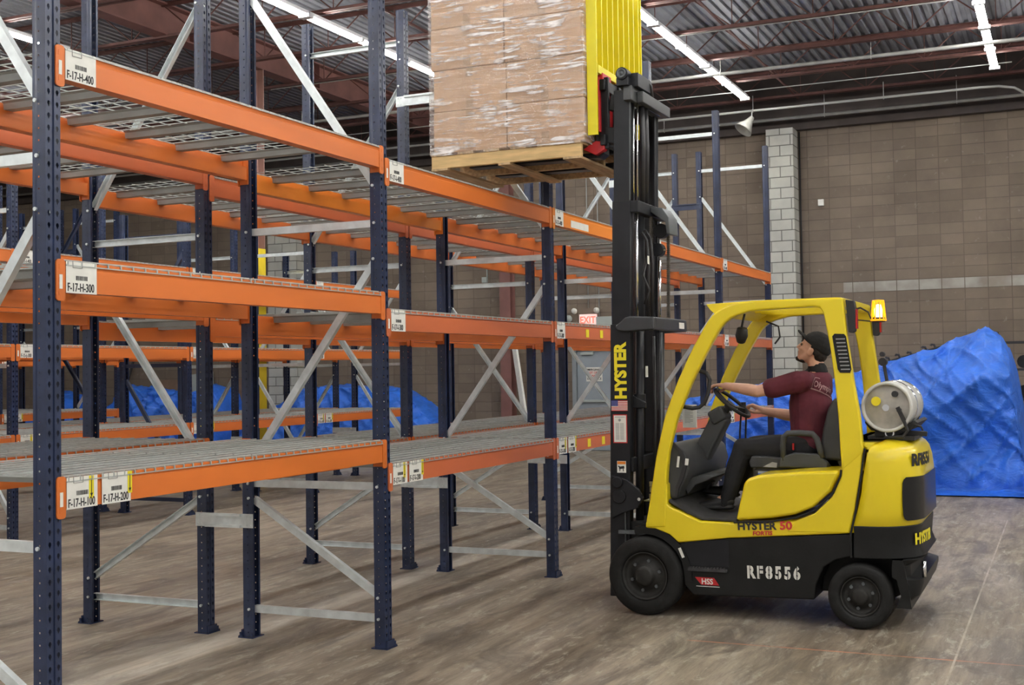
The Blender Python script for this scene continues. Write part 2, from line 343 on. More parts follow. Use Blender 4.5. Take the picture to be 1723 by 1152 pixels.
def wloc(o):
    p = Vector(o.location)
    while o.parent: o = o.parent; p = p+Vector(o.location)
    return p
def part(name, mb, mats, parent=None, smooth=False, bevel=0, seg=2, sub=0, label=None, angle=0.6, origin=None):
    """mesh given in world coordinates; origin at its own centre; parents are never rotated here"""
    xs = [p.x for p in mb.v]; ys = [p.y for p in mb.v]; zs = [p.z for p in mb.v]
    c = Vector(((min(xs)+max(xs))/2, (min(ys)+max(ys))/2, (min(zs)+max(zs))/2 if parent else min(zs)))
    if origin is not None: c = Vector(origin)
    me = mb.mesh(name, mats, smooth, off=c)
    o = bpy.data.objects.new(name, me); C.objects.link(o)
    if parent: o.parent = parent; o.location = c-wloc(parent)
    else: o.location = c
    if bevel:
        md = o.modifiers.new('bevel', 'BEVEL'); md.width = bevel; md.segments = seg; md.limit_method = 'ANGLE'; md.angle_limit = angle
        me.polygons.foreach_set('use_smooth', [True]*len(me.polygons))
        wn = o.modifiers.new('wn', 'WEIGHTED_NORMAL'); wn.keep_sharp = False
    if sub:
        md = o.modifiers.new('sub', 'SUBSURF'); md.levels = sub; md.render_levels = sub
    if label: o['label'] = label
    return o
def empty(name, loc, label=None, cat=None, group=None):
    o = bpy.data.objects.new(name, None); C.objects.link(o); o.location = loc; o.empty_display_size = .1
    if label: tag(o, label, cat, group)
    return o
def tag(o, label, cat, group=None):
    o['label'] = label; o['category'] = cat; o['kind'] = 'thing'
    if group: o['group'] = group
    return o
def struct(name, mb, m, **kw):
    o = part(name, mb, m, **kw); o['kind'] = 'structure'; return o
def inst(name, me, parent=None, loc=(0, 0, 0), rz=0):
    o = bpy.data.objects.new(name, me); C.objects.link(o); o.location = loc; o.rotation_euler = (0, 0, rz)
    if parent: o.parent = parent
    return o
def text_mb(txt, size, org, xd, yd, bold=0.0, sx=1.0, align='LEFT', shear=0.0, stencil=False, spacing=1.0):
    """writing as raised geometry, org = lower left (or centre) of the baseline"""
    cu = bpy.data.curves.new('writing', 'FONT'); cu.body = txt; cu.size = size; cu.offset = bold; cu.align_x = align; cu.extrude = 0.0012
    cu.shear = shear; cu.space_character = spacing; cu.resolution_u = 3
    ob = bpy.data.objects.new('tmp', cu); C.objects.link(ob)
    dg = bpy.context.evaluated_depsgraph_get(); dg.update()
    me = bpy.data.meshes.new_from_object(ob.evaluated_get(dg))
    X = Vector(xd).normalized(); Y = Vector(yd).normalized(); Z = X.cross(Y); org = Vector(org)
    mb = MB(); mb.add([org+X*v.co.x*sx+Y*v.co.y+Z*v.co.z for v in me.vertices], [tuple(p.vertices) for p in me.polygons])
    bpy.data.objects.remove(ob); bpy.data.curves.remove(cu); bpy.data.meshes.remove(me)
    return mb

# ================================================================== THE BUILDING
WY = 18.5
struct('floor', MB().box(-26, 15, -15, WY, -.12, 0), floor_mat(), origin=(0, 0, 0))
struct('wall_back', MB().box(-26, 15, WY, WY+.2, 0, 7.6), WALLM, origin=(0, 0, 0))
struct('wall_left', MB().box(-26.2, -26, -15, WY, 0, 7.6), WALLM)
def deck_roof():
    mb = MB(); x = -26; pts = []
    while x < 15:
        pts += [(x, 7.340), (x+.060, 7.340), (x+.076, 7.300), (x+.136, 7.300)]; x += .1524
    n = len(pts)
    vs = [(a, -15, b) for a, b in pts]+[(a, WY+.2, b) for a, b in pts]
    mb.add(vs, [(i, i+1, n+i+1, n+i) for i in range(n-1)])
    mb.box(-26, 15, -15, WY+.2, 7.345, 7.6)
    return mb
struct('ceiling', deck_roof(), DECKG)
struct('trim_1', MB().box(-26, 15, WY-.16, WY, 6.22, 6.34).box(-26, 15, WY-.05, WY, 6.34, 7.29), mat('wall_top_beam', (.055, .042, .037), .7, 0, .2, 3))
# painted steel girder on columns
gb = MB(); gx = -8.55
gb.box(gx-.13, gx+.13, -15, WY-.1, 6.80, 6.825).box(gx-.13, gx+.13, -15, WY-.1, 7.26, 7.285).box(gx-.01, gx+.01, -15, WY-.1, 6.825, 7.26)
for yy in (0.9, 4.1, 7.3, 10.5, 13.7, 16.9): gb.box(gx-.12, gx+.12, yy-.006, yy+.006, 6.825, 7.26)
struct('trim_2', gb, STEELB)
ic = empty('building_column', (gx, 12.0, 0), 'steel column behind the racks, brown above and painted yellow below', 'column')
def hsec(mb, cx, cy, z0, z1, w_=.25, d=.24, t=.014):
    mb.box(cx-w_/2, cx+w_/2, cy-d/2, cy-d/2+t, z0, z1).box(cx-w_/2, cx+w_/2, cy+d/2-t, cy+d/2, z0, z1).box(cx-.006, cx+.006, cy-d/2+t, cy+d/2-t, z0, z1); return mb
part('column_shaft', hsec(MB(), gx, 12.0, 3.78, 6.80), COLP, ic, label='pinkish brown upper shaft')
part('column_guard', MB().box(gx-.13, gx+.13, 11.87, 12.13, .012, 3.78), COLY, ic, label='yellow painted lower part', bevel=.006)
part('base_plate', MB().box(gx-.18, gx+.18, 11.82, 12.18, 0, .012), COLY, ic)
wc = hsec(MB(), -7.05, WY-.14, 0, 6.9, .25, .24)
tag(part('wall_column', wc, STEELB), 'reddish brown steel column standing against the block wall left of the grey door', 'column')

# joists: one mesh, copied down the hall
def joist_mesh():
    mb = MB(); x0, x1 = -25.9, 14.9; zt, zb = 7.29, 6.76
    for zz in (zt, zb):
        for s in (-1, 1):
            mb.box(x0, x1, s*.012-.0, s*.012+s*.045, zz-.004, zz+.004) if s > 0 else mb.box(x0, x1, -.057, -.012, zz-.004, zz+.004)
            y = s*.014
            a, b = (zz-.05, zz) if zz == zt else (zz, zz+.05)
            mb.box(x0, x1, y-.004, y+.004, a, b)
    x = x0+.3; p = 1.22
    while x+p < x1:
        mb.cyl((x, 0, zt-.02), (x+p/2, 0, zb+.02), .011, n=6, cap=False)
        mb.cyl((x+p/2, 0, zb+.02), (x+p, 0, zt-.02), .011, n=6, cap=False)
        mb.cyl((x+p/2, 0, zb+.02), (x+p/2, 0, zt-.02), .008, n=6, cap=False)
        x += p
    return mb
jm = joist_mesh().mesh('roof_joist', STEELR, recalc=False)
words = ['first', 'second', 'third', 'fourth', 'fifth', 'sixth', 'seventh', 'eighth', 'ninth', 'tenth', 'eleventh', 'twelfth', 'thirteenth', 'fourteenth', 'fifteenth', 'sixteenth', 'seventeenth', 'eighteenth', 'nineteenth', 'twentieth', 'twenty-first', 'twenty-second', 'twenty-third', 'twenty-fourth']
for k in range(20):
    y = 17.9-1.6*k
    o = inst('roof_joist', jm, None, (0, y, 0))
    tag(o, 'reddish open web steel joist under the roof deck, %s out from the back wall' % words[k], 'roof joist', 'open web joists under the roof')
for k, bx_ in enumerate((-21.5, -17.6, -13.6, -4.9, -0.72, 3.9)):
    o = part('joist_bridging', MB().box(bx_-.018, bx_+.018, -15, WY-.15, 6.803, 6.808).box(bx_-.003, bx_+.003, -15, WY-.15, 6.808, 6.84), STEELR)
    tag(o, 'thin steel bridging angle across the joists, %s from the left' % words[k], 'bridging', 'bridging angles across the joists')
# pipes
def pipe(name, label, pts, r, m, hang=(), cat='pipe'):
    rt_ = part(name, MB().tube(pts, r, 10), m, smooth=True); tag(rt_, label, cat)
    for hx, top in hang:
        y, z = pts[0][1], pts[0][2]
        h = MB().cyl((hx, y, z+r), (hx, y, top), .006, n=6).tube([(hx, y+math.sin(a)*(r+.008), z+math.cos(a)*(r+.008)) for a in [2*PI*i/12 for i in range(12)]], .006, 5, closed=True)
        part('pipe_hanger', h, PIPEW, rt_)
    return rt_
pipe('sprinkler_pipe', 'grey sprinkler pipe hung below the joists, crossing above the light rows', [(-25.9, 14.75, 6.52), (14.9, 14.75, 6.52)], .030, PIPE, [(x, 6.75) for x in (-9.6, -6.4, -3.2, -1.25, 1.2, 4.0)])
pipe('conduit_pipe', 'pale conduit running along the top of the back wall, with the floodlight under it', [(-25.9, 17.45, 6.47), (2.6, 17.45, 6.47), (2.95, 17.5, 6.47), (3.2, 17.65, 6.45), (3.35, 17.9, 6.40), (3.4, 18.35, 6.3)], .024, PIPEW, [(x, 6.75) for x in (-6.2, -4.1, -1.4, 1.0)])
pipe('branch_pipe', 'dark grey pipe with brackets just above the brown wall', [(-25.9, 18.16, 6.42), (14.9, 18.16, 6.42)], .032, PIPE, [(x, 6.9) for x in (-5.2, -3.4, -.2, 2.2)])
pipe('thin_conduit', 'thin conduit between the last joists near the back wall', [(-25.9, 16.9, 6.72), (3.2, 16.9, 6.72)], .010, PIPEW, [])
pipe('cable_run', 'thin cable run crossing under the joists beside the middle light row', [(-9, 13.05, 6.73), (2.6, 13.05, 6.73)], .009, PIPE, [])
# floodlight
fl = empty('floodlight', (-1.42, 17.45, 6.44), 'white bell-shaped floodlight hanging from the conduit above the grey pier', 'floodlight')
ax = Vector((-.45, -.35, -.75)).normalized()
part('lamp_shade', MB().lathe((-1.42, 17.42, 6.33), ax, [(.04, -.02), (.06, .05), (.085, .12), (.14, .22), (.18, .30), (.17, .30), (.07, .08)], 20), mat('flood_shade', (.42, .42, .38), .4), fl, smooth=True)
part('mounting_stem', MB().cyl((-1.42, 17.44, 6.445), (-1.42, 17.42, 6.32), .012), PIPEW, fl)

# fluorescent strips
def fixture():
    r = bpy.data.objects.new('strip_light', None); C.objects.link(r); r.empty_display_size = .1
    hb = MB().box(-.055, .055, -1.265, 1.265, .02, .07)
    inst('fixture_housing', hb.mesh('fixture_housing', FIXW), r)
    tm = MB()
    tm.cyl((0, -.60, 0), (0, .60, 0), .016, n=10)
    me = tm.mesh('fluorescent_tube', TUBE, smooth=True)
    for y in (-.63, .63):
        for x in (-.045, .045): inst('fluorescent_tube', me, r, (x, y, 0))
    sb = MB()
    for y in (-1.245, 0, 1.245): sb.box(-.085, .085, y-.03, y+.03, -.024, .024)
    inst('lamp_socket', sb.mesh('lamp_socket', FIXW), r)
    return r
def dup(root, loc, rz=0):
    r = root.copy(); C.objects.link(r); r.location = loc; r.rotation_euler = (0, 0, rz)
    for ch in list(root.children):
        c = ch.copy(); C.objects.link(c); c.parent = r
        for g in list(ch.children):
            d = g.copy(); C.objects.link(d); d.parent = c
    return r
fx = None
rows_ = [(-14.2, 15.6, 'far left'), (-9.95, 9.45, 'left'), (-5.68, 17.2, 'middle left'), (-1.45, 17.1, 'middle'), (2.93, 16.8, 'right'), (7.3, 16.8, 'unseen far right'), (11.6, 16.8, 'unseen outermost right')]  # the two rightmost rows are out of view, added as general fill light
for rx, yend, nm in rows_:
    k = 0; y = yend-1.27
    while y > -13:
        if rx == -9.95 and k == 1: y -= 0
        if fx is None: fx = fixture(); o = fx; o.location = (rx, y, 6.62)
        else: o = dup(fx, (rx, y, 6.62))
        tag(o, 'glowing double tube strip light in the %s row, %s from the back' % (nm, words[k]), 'strip light', 'strip lights under the joists')
        y -= 2.55; k += 1
        if rx == -9.95: y -= 2.55   # every other fitting is missing in this row

# piers
struct('trim_3', MB().box(-1.32, -.80, 18.08, WY, 0, 6.22), PIERM)
struct('trim_4', MB().box(-13.05, -12.25, 18.08, WY, 0, 6.22), PIERM)
# door
dr = empty('door_1', (-5.05, WY-.03, 0)); dr['kind'] = 'structure'
part('door_leaf', MB().box(-5.50, -4.60, WY-.045, WY-.005, .01, 2.06), DOORG, dr, bevel=.003)
fm = MB().box(-5.60, -5.51, WY-.09, WY-.001, 0, 2.15).box(-4.59, -4.50, WY-.09, WY-.001, 0, 2.15).box(-5.51, -4.59, WY-.09, WY-.001, 2.07, 2.15)
part('door_frame', fm, FRAMEG, dr)
part('door_closer', MB().box(-5.40, -5.12, WY-.10, WY-.05, 1.98, 2.04).beam((-5.2, WY-.09, 2.03), (-5.0, WY-.11, 2.08), .02, .012), BOXG, dr)
ds = part('door_notice', MB().box(-5.30, -4.94, WY-.05, WY-.046, 1.43, 1.72), WHITE, dr, label='white notice with red lettering')
for i, (t, m) in enumerate((('EMERGENCY', INK), ('EXIT ONLY', RED_I), ('NO', RED_I), ('ENTRANCE', INK))):
    part('notice_lettering', text_mb(t, .062, (-5.12, WY-.052, 1.65-i*.062), (1, 0, 0), (0, 0, 1), align='CENTER', bold=.001), m, ds)
part('push_bar', MB().box(-5.42, -4.66, WY-.10, WY-.06, 1.0, 1.05), BOXG, dr, bevel=.008)
es = empty('exit_sign', (-5.24, WY-.03, 2.59), 'lit white exit sign with red letters and two lamp heads above the door', 'exit sign')
part('sign_body', MB().box(-5.43, -5.05, WY-.07, WY, 2.59, 2.82), EXITW, es, bevel=.008)
part('sign_lettering', text_mb('EXIT', .20, (-5.24, WY-.072, 2.635), (1, 0, 0), (0, 0, 1), align='CENTER', bold=.004, sx=.85), EXITR, es)
for x in (-5.52, -5.02):
    part('lamp_head', MB().lathe((x, WY-.09, 2.90), (0, -1, -.35), [(.012, -.05), (.045, -.02), (.065, .03), (.06, .04), (0.001, .035)], 14), WHITE, es, smooth=True)
hn = part('wall_sounder', MB().lathe((-5.68, WY-.03, 2.74), (0, -1, 0), [(.075, 0), (.075, .03), (.05, .035), (.045, .05), (.0, .05)], 18), BOXG, smooth=True)
tag(hn, 'small round grey sounder on the wall left of the exit sign', 'sounder')
tag(part('junction_box', MB().box(-5.04, -4.66, WY-.1, WY, 2.50, 2.76), BOXG, bevel=.006), 'grey electrical box on the wall right of the exit sign', 'electrical box')
tag(part('wall_switch_box', MB().box(-.42, -.31, WY-.06, WY, 4.74, 4.86), WHITE, bevel=.006), 'small white box on the brown wall right of the grey pier', 'box')
tag(part('wall_outlet_box', MB().box(-7.70, -7.58, WY-.06, WY, 3.58, 3.70).box(-7.60, -7.58, WY-.03, WY, 3.70, 4.5), BOXG), 'small grey outlet box with a conduit on the wall left of the brown column', 'box')
for cx_, z0, lb in ((-5.24, 2.95, 'thin vertical conduit on the wall rising from the exit sign'), (-5.0, 2.78, 'thin vertical conduit rising from the grey electrical box'), (-12.18, 0.1, 'vertical conduit beside the left grey pier'), (-.76, 2.0, 'thin dark conduit down the right side of the right grey pier')):
    yy = WY-.02
    tag(part('wall_conduit', MB().cyl((cx_, yy, z0), (cx_, yy, 6.2), .014, n=8), PIPE if cx_ != -.76 else INK, smooth=True), lb, 'conduit')

# ---------------------------------------------------------------- tarpaulins
def drape(name, label, x0, x1, yf, depth, hfun, seed, nx=150, ny=90, skirt=.35, amp=.10, cat='tarpaulin', ridges=()):
    """cloth over a heap: u along x, v from the floor in front over the top and down behind"""
    vs = []
    for j in range(ny+1):
        v = j/ny
        for i in range(nx+1):
            u = i/nx; x = x0+(x1-x0)*u
            H = hfun(x)
            # edge closing at both ends
            e = min(1, min(u, 1-u)/.07); e = math.sin(e*PI/2)
            H *= e**.6
            if v < .12:      # skirt on the floor
                t = v/.12; y = yf-skirt*(1-t); z = .015+.05*t*(.5+.5*noise.noise(Vector((x*2.2, t*2, seed))))
            elif v < .62:    # front face
                t = (v-.12)/.5; y = yf+depth*.42*(t**1.5); z = .04+H*math.sin(t*PI/2)**.9
            elif v < .8:
                t = (v-.62)/.18; y = yf+depth*(.42+.36*t); z = .04+H*(1-.06*t)
            else:
                t = (v-.8)/.2; y = yf+depth*(.78+.22*t); z = .04+H*.94*(1-t)
            p = Vector((x, y, z))
            q = Vector((x*1.1+z*.5, y*.8, z*.9+seed))
            a = noise.noise(q*1.3)*1.0
            r1 = 1-abs(noise.noise(Vector((x*1.2-z*1.0, y*.7, z*.45+seed*2))*2.0))*2
            r2_ = 1-abs(noise.noise(Vector((x*1.5+z*1.5, y, z*.5+seed*3))*2.6))*2
            r3 = 1-abs(noise.noise(Vector((x*5, y*5, z*6+seed*5))))*2
            d = a*.9+max(0, r1)**3*.9+max(0, r2_)**3*.7+r3*.10
            k = amp*min(1, z/.25+.15)
            if v < .62: p.y -= d*k*1.3; p.z += d*k*.3
            else: p.z += d*k*.6
            for rx_, rz_, ra, rw in ridges:
                dd = math.hypot((x-rx_), (z-rz_)*1.0); p.y -= ra*max(0, 1-dd/rw)**1.3
            p.z = max(p.z, .012)
            vs.append(p)
    n = nx+1
    fs = [(j*n+i, j*n+i+1, (j+1)*n+i+1, (j+1)*n+i) for j in range(ny) for i in range(nx)]
    o = part(name, MB().add(vs, fs), TARP, smooth=True)
    tag(o, label, cat); return o
def interp(tb):
    def f(x):
        if x <= tb[0][0]: return tb[0][1]
        for (a, ya), (b, yb) in zip(tb, tb[1:]):
            if x <= b:
                t = (x-a)/(b-a); t = t*t*(3-2*t)*.4+t*.6; return ya+(yb-ya)*t
        return tb[-1][1]
    return f
drape('blue_tarp', 'big blue tarpaulin draped over a peaked heap behind the forklift', .30, 3.42, 11.95, 2.5,
      interp([(.3, 1.25), (.6, 1.36), (1.2, 1.52), (1.6, 1.68), (2.2, 1.80), (2.75, 2.04), (2.92, 2.10), (3.12, 1.95), (3.3, 1.6), (3.42, 1.2)]), 3.1, 210, 130, .35, .085,
      ridges=((2.35, 1.35, .42, .75), (2.05, .95, .25, .6), (2.9, 1.45, .30, .5), (3.1, .55, -.25, .6)))
drape('blue_tarp', 'lower blue tarpaulin behind the end of the rack, seen through the forklift cab', -2.3, .15, 13.5, 1.6,
      interp([(-2.3, .7), (-1.6, 1.15), (-1.1, 1.30), (-.4, 1.34), (.15, 1.3)]), 4.4, 100, 70, .3, .09)
drape('blue_tarp', 'small crumpled blue tarpaulin on the floor at the right edge, beside the big one', 3.46, 4.6, 11.05, .9,
      interp([(3.4, .1), (3.55, .42), (3.9, .55), (4.6, .4)]), 8.2, 70, 50, .15, .08)
drape('blue_tarp', 'long low blue tarpaulin by the back wall, left of the yellow column', -19.2, -13.3, 16.5, 1.5,
      interp([(-19.2, 1.0), (-18.3, 1.32), (-17.2, .75), (-16.6, 1.0), (-16.2, 1.4), (-15.3, 1.32), (-14.2, 1.22), (-13.6, 1.45), (-13.3, 1.4)]), 5.7, 150, 60, .25, .12)
drape('blue_tarp', 'long low blue tarpaulin by the back wall, from the left pier to the brown column', -12.9, -7.55, 16.5, 1.5,
      interp([(-12.9, .3), (-12.1, .9), (-11.3, 1.34), (-10, 1.36), (-8.9, 1.30), (-8.4, .95), (-8.0, .6), (-7.5, .35)]), 11.3, 150, 60, .25, .09)
# black coat-hook like racking poking out of the big heap
hk = MB()
for i, (hx, hz) in enumerate(((1.60, 1.71), (1.74, 1.75), (1.90, 1.78), (2.10, 1.85), (2.22, 1.88))):
    hk.tube([(hx, 12.95, hz-.03), (hx+.02, 12.95, hz+.02), (hx+.005, 12.95, hz+.06), (hx-.03, 12.95, hz+.065), (hx-.04, 12.95, hz+.045)], .016, 7)
hk.beam((1.55, 12.95, 1.70), (2.32, 12.95, 1.905), .04, .035)
tag(part('hooked_rail', hk, INK, smooth=False), 'black rail with curved hooks sticking out of the top of the big blue tarpaulin', 'rail')
sh = MB()
for z in (.55, 1.0, 1.45, 1.86): sh.box(2.9, 4.6, 14.85, 15.25, z+.1, z+.135)
for x in (2.94, 4.55):
    for y in (14.87, 15.23): sh.box(x-.02, x+.02, y-.02, y+.02, 0, 2.15)
sr = part('black_shelving', sh, INK); tag(sr, 'black metal shelving behind the right end of the big blue tarpaulin', 'shelving')
for i in range(6):
    for z, sn in ((1.585, 'upper'), (1.135, 'lower')):
        tag(part('black_drum', MB().cyl((3.08+i*.24, 14.95, z+.101), (3.08+i*.24, 15.17, z+.101), .10, n=14), TBLK), 'black drum lying on the %s black shelf behind the tarpaulin, %s from left' % (sn, words[i]), 'drum', 'black drums on the shelving')
# things leaning at the back wall
tag(part('grey_board', MB().beam((-15.05, 18.25, .0), (-15.25, 18.42, 1.75), .03, .62, (1, 0, 0)), BOXG), 'grey board with a dark edge leaning on the back wall behind the left tarpaulin', 'panel')
for a, b, lb in ((-16.6, -15.9, 'left of the grey panel'), (-15.8, -15.45, 'right beside the grey panel'), (-14.5, -13.7, 'near the left pier')):
    tag(part('cardboard_sheet', MB().beam(((a+b)/2, 18.3, 0), ((a+b)/2, 18.45, 1.60), .02, b-a, (1, 0, 0)), mat('old_card', (.20, .13, .09), .8, 0, .15, 4)), 'brown sheet leaning on the back wall, '+lb, 'sheet')
tag(part('white_pole', MB().beam((-6.35, 17.9, 0.0), (-6.9, 18.2, 2.75), .05, .14), WHITE), 'white board leaning against the reddish brown wall column', 'board')
tag(part('leaning_bar', MB().beam((-17.9, 18.2, .02), (-17.3, 18.44, 2.4), .05, .04), INK), 'dark bar leaning beside the far left tarpaulin', 'bar')

# ================================================================== THE RACKS
B = 2.514; DC = .990; SP = .3727; PT = .0508
def hole_cell(mb, P, u0, u1, v0, v1, cu, cv, ru, rv, tear=False):
    """rectangle with an eight sided hole, P maps (u,v) to 3D"""
    um, vm = (u0+u1)/2, (v0+v1)/2
    rect = [(u1, vm), (u1, v1), (um, v1), (u0, v1), (u0, vm), (u0, v0), (um, v0), (u1, v0)]
    hol = []
    for k in range(8):
        a = k*PI/4; kk = 1.0
        if tear and math.sin(a) < -.1: kk = .55
        hol.append((cu+ru*math.cos(a)*kk, cv+rv*math.sin(a)*(1.25 if tear and math.sin(a) < -.9 else 1)))
    mb.add([P(*q) for q in rect+hol], [(i, (i+1) % 8, 8+(i+1) % 8, 8+i) for i in range(8)])
def column_mesh(H, name):
    mb = MB(); n = int(H/PT); h = .038
    for k in range(n):
        v0 = k*PT; v1 = v0+PT; vm = (v0+v1)/2
        for s in (-1, 1):
            a, b = sorted((s*.038, s*.006))
            hole_cell(mb, lambda u, v: (.038, u, v), a, b, v0, v1, s*.0215, vm+.002, .0075, .0125, True)
            hole_cell(mb, lambda u, v, s=s: (u, s*.038, v), -.012, .012, v0, v1, 0, vm, .0042, .0042)
    H = n*PT
    for s in (-1, 1):
        y = s*.038
        mb.quad((.038, s*.006, 0), (.032, s*.003, 0), (.032, s*.003, H), (.038, s*.006, H))
        mb.quad((.012, y, 0), (.038, y, 0), (.038, y, H), (.012, y, H))
        mb.quad((-.012, y, 0), (-.024, y*.94, 0), (-.024, y*.94, H), (-.012, y, H))
        mb.quad((-.024, y*.94, 0), (-.038, y*.94, 0), (-.038, y*.94, H), (-.024, y*.94, H))
        mb.quad((-.038, y*.94, 0), (-.038, s*.020, 0), (-.038, s*.020, H), (-.038, y*.94, H))
    mb.quad((.032, -.003, 0), (.032, .003, 0), (.032, .003, H), (.032, -.003, H))
    return mb.mesh(name, NAVY, recalc=False)
COLT = column_mesh(4.87, 'rack_column_tall'); COLS = column_mesh(3.72, 'rack_column_short'); COLM = column_mesh(4.20, 'rack_column_middle')
fb = MB().box(-.055, .060, -.050, .065, 0, .007)
fb.box(.040, .052, -.035, .045, .007, .05)
for x, y in ((.048, .052), (-.04, .055)): fb.cyl((x, y, .007), (x, y, .035), .009, n=8).cyl((x, y, .007), (x, y, .014), .016, n=6)
FOOT = fb.mesh('foot_plate', NAVY)
def chan(p0, p1, w_=.046, d=.030, t=.003, flip=1):
    """C channel brace in the x-z plane, web on the -y side"""
    p0 = Vector(p0); p1 = Vector(p1); L_ = (p1-p0).length; dr_ = (p1-p0).normalized(); nrm = Vector((0, 1, 0)).cross(dr_)
    mb = MB()
    def bar(a0, a1, b0, b1):
        vs = [p+nrm*a+Vector((0, 1, 0))*b for p in (p0, p1) for a, b in ((a0, b0), (a1, b0), (a1, b1), (a0, b1))]
        mb.add(vs, [(3, 2, 1, 0), (4, 5, 6, 7), (0, 1, 5, 4), (1, 2, 6, 5), (2, 3, 7, 6), (3, 0, 4, 7)])
    bar(-w_/2, w_/2, -d/2, -d/2+t); bar(w_/2-t, w_/2, -d/2+t, d/2); bar(-w_/2, -w_/2+t, -d/2+t, d/2)
    for p, s in ((p0, 1), (p1, -1)):
        q = p-dr_*s*.022
        mb.cyl(q+Vector((0, -.046, 0)), q+Vector((0, -.036, 0)), .009, n=8)
        mb.cyl(q+Vector((0, .036, 0)), q+Vector((0, .046, 0)), .009, n=8)
    return mb
BR = {}
def brace(kind, z0, z1, m):
    key = (z0, z1, m.name)
    if key not in BR: BR[key] = chan((-.030, 0, z0), (-DC+.030, 0, z1)).mesh('brace', m)
    return BR[key]
TALL = [(.18, .18), (.32, .88), (.985, .985), (2.37, 1.14), (2.61, 2.61), (2.86, 4.15), (4.55, 4.55)]
SHORT = [(.18, .18), (.30, 1.64), (1.82, 1.82), (3.20, 1.95), (3.41, 3.41)]
def upright(x, y, back, kind, label, group, dark=False):
    """frame of two columns; the outer column stands at the root, the inner one 0.99 m behind it"""
    r = bpy.data.objects.new('rack_upright_frame', None); C.objects.link(r); r.empty_display_size = .1
    r.location = (x, y, 0); r.rotation_euler = (0, 0, PI if back else 0)
    me = {'tall': COLT, 'short': COLS, 'mid': COLM}[kind]
    inst('rack_column', me, r, (0, 0, .007)); inst('rack_column', me, r, (-DC, 0, .007), PI)
    inst('foot_plate', FOOT, r, (0, 0, 0)); inst('foot_plate', FOOT, r, (-DC, 0, 0), PI)
    for a, b in (TALL if kind == 'tall' else SHORT):
        inst('brace', brace(kind, a, b, NAVYB if dark else GALV), r)
    tag(r, label, 'rack upright', group); return r
# beams
def beam_mb(L_=B-.084):
    prof = [(.043, 0), (.043, -.008), (.0405, -.026), (.043, -.030), (.043, -.127), (-.022, -.127), (-.022, -.042), (.012, -.042), (.012, 0)]
    return MB().prism(prof, -L_/2, L_/2, 'y')
BM = {m.name: beam_mb().mesh('pallet_beam', m) for m in (OR_A, OR_B, OR_C)}
def conn_mb():
    # hooks over the column: front plate + side tab, for the -y end of a beam
    e = -(B/2-.042)
    mb = MB(); z1, z0 = .010, -.165; r = .014
    prof = []
    y0, y1 = e-.034, e+.012
    for cy, cz, a0 in ((y1-r, z1-r, 0), (y0+r, z1-r, 90), (y0+r, z0+r, 180), (y1-r, z0+r, 270)):
        for k in range(4): a = math.radians(a0+k*30); prof.append((cy+r*math.cos(a), cz+r*math.sin(a)))
    mb.prism(prof, .0395, .0465, 'x')
    mb.box(-.030, .040, e-.0035, e+.0015, z0+.01, z1)
    for z in (-.02, -.075, -.13): mb.box(.0465, .0478, e-.022, e-.012, z-.012, z+.008)
    return mb
def mirror_y(mb):
    o = MB(); o.add([(p.x, -p.y, p.z) for p in mb.v], [tuple(reversed(f)) for f in mb.f]); return o
CN = {m.name: (conn_mb().mesh('end_connector', m), mirror_y(conn_mb()).mesh('end_connector', m)) for m in (OR_A, OR_B, OR_C)}
CLIP = MB().box(.047, .0485, -(B/2-.042)-.020, -(B/2-.042)-.004, -.115, -.055).mesh('safety_clip', WHITE)
def add_label(beam, txt, y0, arrow=None, back=False):
    """printed location card on the beam's outer face; y runs to the right for a viewer in the aisle"""
    w_, h = .165, .130
    lb = bpy.data.objects.new('location_label', bpy.data.meshes.new('location_label')); C.objects.link(lb); lb.parent = beam
    lb.data = MB().box(.0475, .0485, y0, y0+w_, -.130, .003).mesh('location_label', WHITE)
    lb['label'] = 'white card reading '+txt
    tm = text_mb(txt, .050, (.0487, y0+.006, -.122), (0, 1, 0), (0, 0, 1), sx=.62, bold=.0006)
    rnd = random.Random(txt); y = y0+.052
    while y < y0+.112:
        wd = rnd.choice((.0012, .0022, .0034)); tm.box(.0487, .0492, y, y+wd, -.075, -.056); y += wd+rnd.choice((.0012, .002))
    inst('label_print', tm.mesh('label_print', INK), lb)
    hk_ = MB().tube([(.050, y0+.035, .006), (.0505, y0+.035, -.022), (.0505, y0+.085, -.022), (.050, y0+.085, .006)], .0014, 5)
    inst('label_hanger', hk_.mesh('label_hanger', INKG), lb)
    if arrow is not None:
        a0 = y0+arrow
        st_ = inst('arrow_sticker', MB().box(.0492, .0498, a0, a0+.026, -.095, .002).mesh('arrow_sticker', YEL_ST), lb)
        st_['label'] = 'yellow sticker with a black arrow'
        am = MB().box(.0500, .0504, a0+.011, a0+.015, -.075, -.01); am.add([(.0502, a0+.005, -.072), (.0502, a0+.021, -.072), (.0502, a0+.013, -.090)], [(0, 1, 2)])
        inst('arrow_print', am.mesh('arrow_print', INK), lb)
    return lb
def rack_beam(x, y, z, back, m, label, group):
    o = inst('pallet_rack_beam', BM[m.name], None, (x, y, z), PI if back else 0)
    inst('end_connector', CN[m.name][0], o); inst('end_connector', CN[m.name][1], o)
    tag(o, label, 'rack beam', group); return o
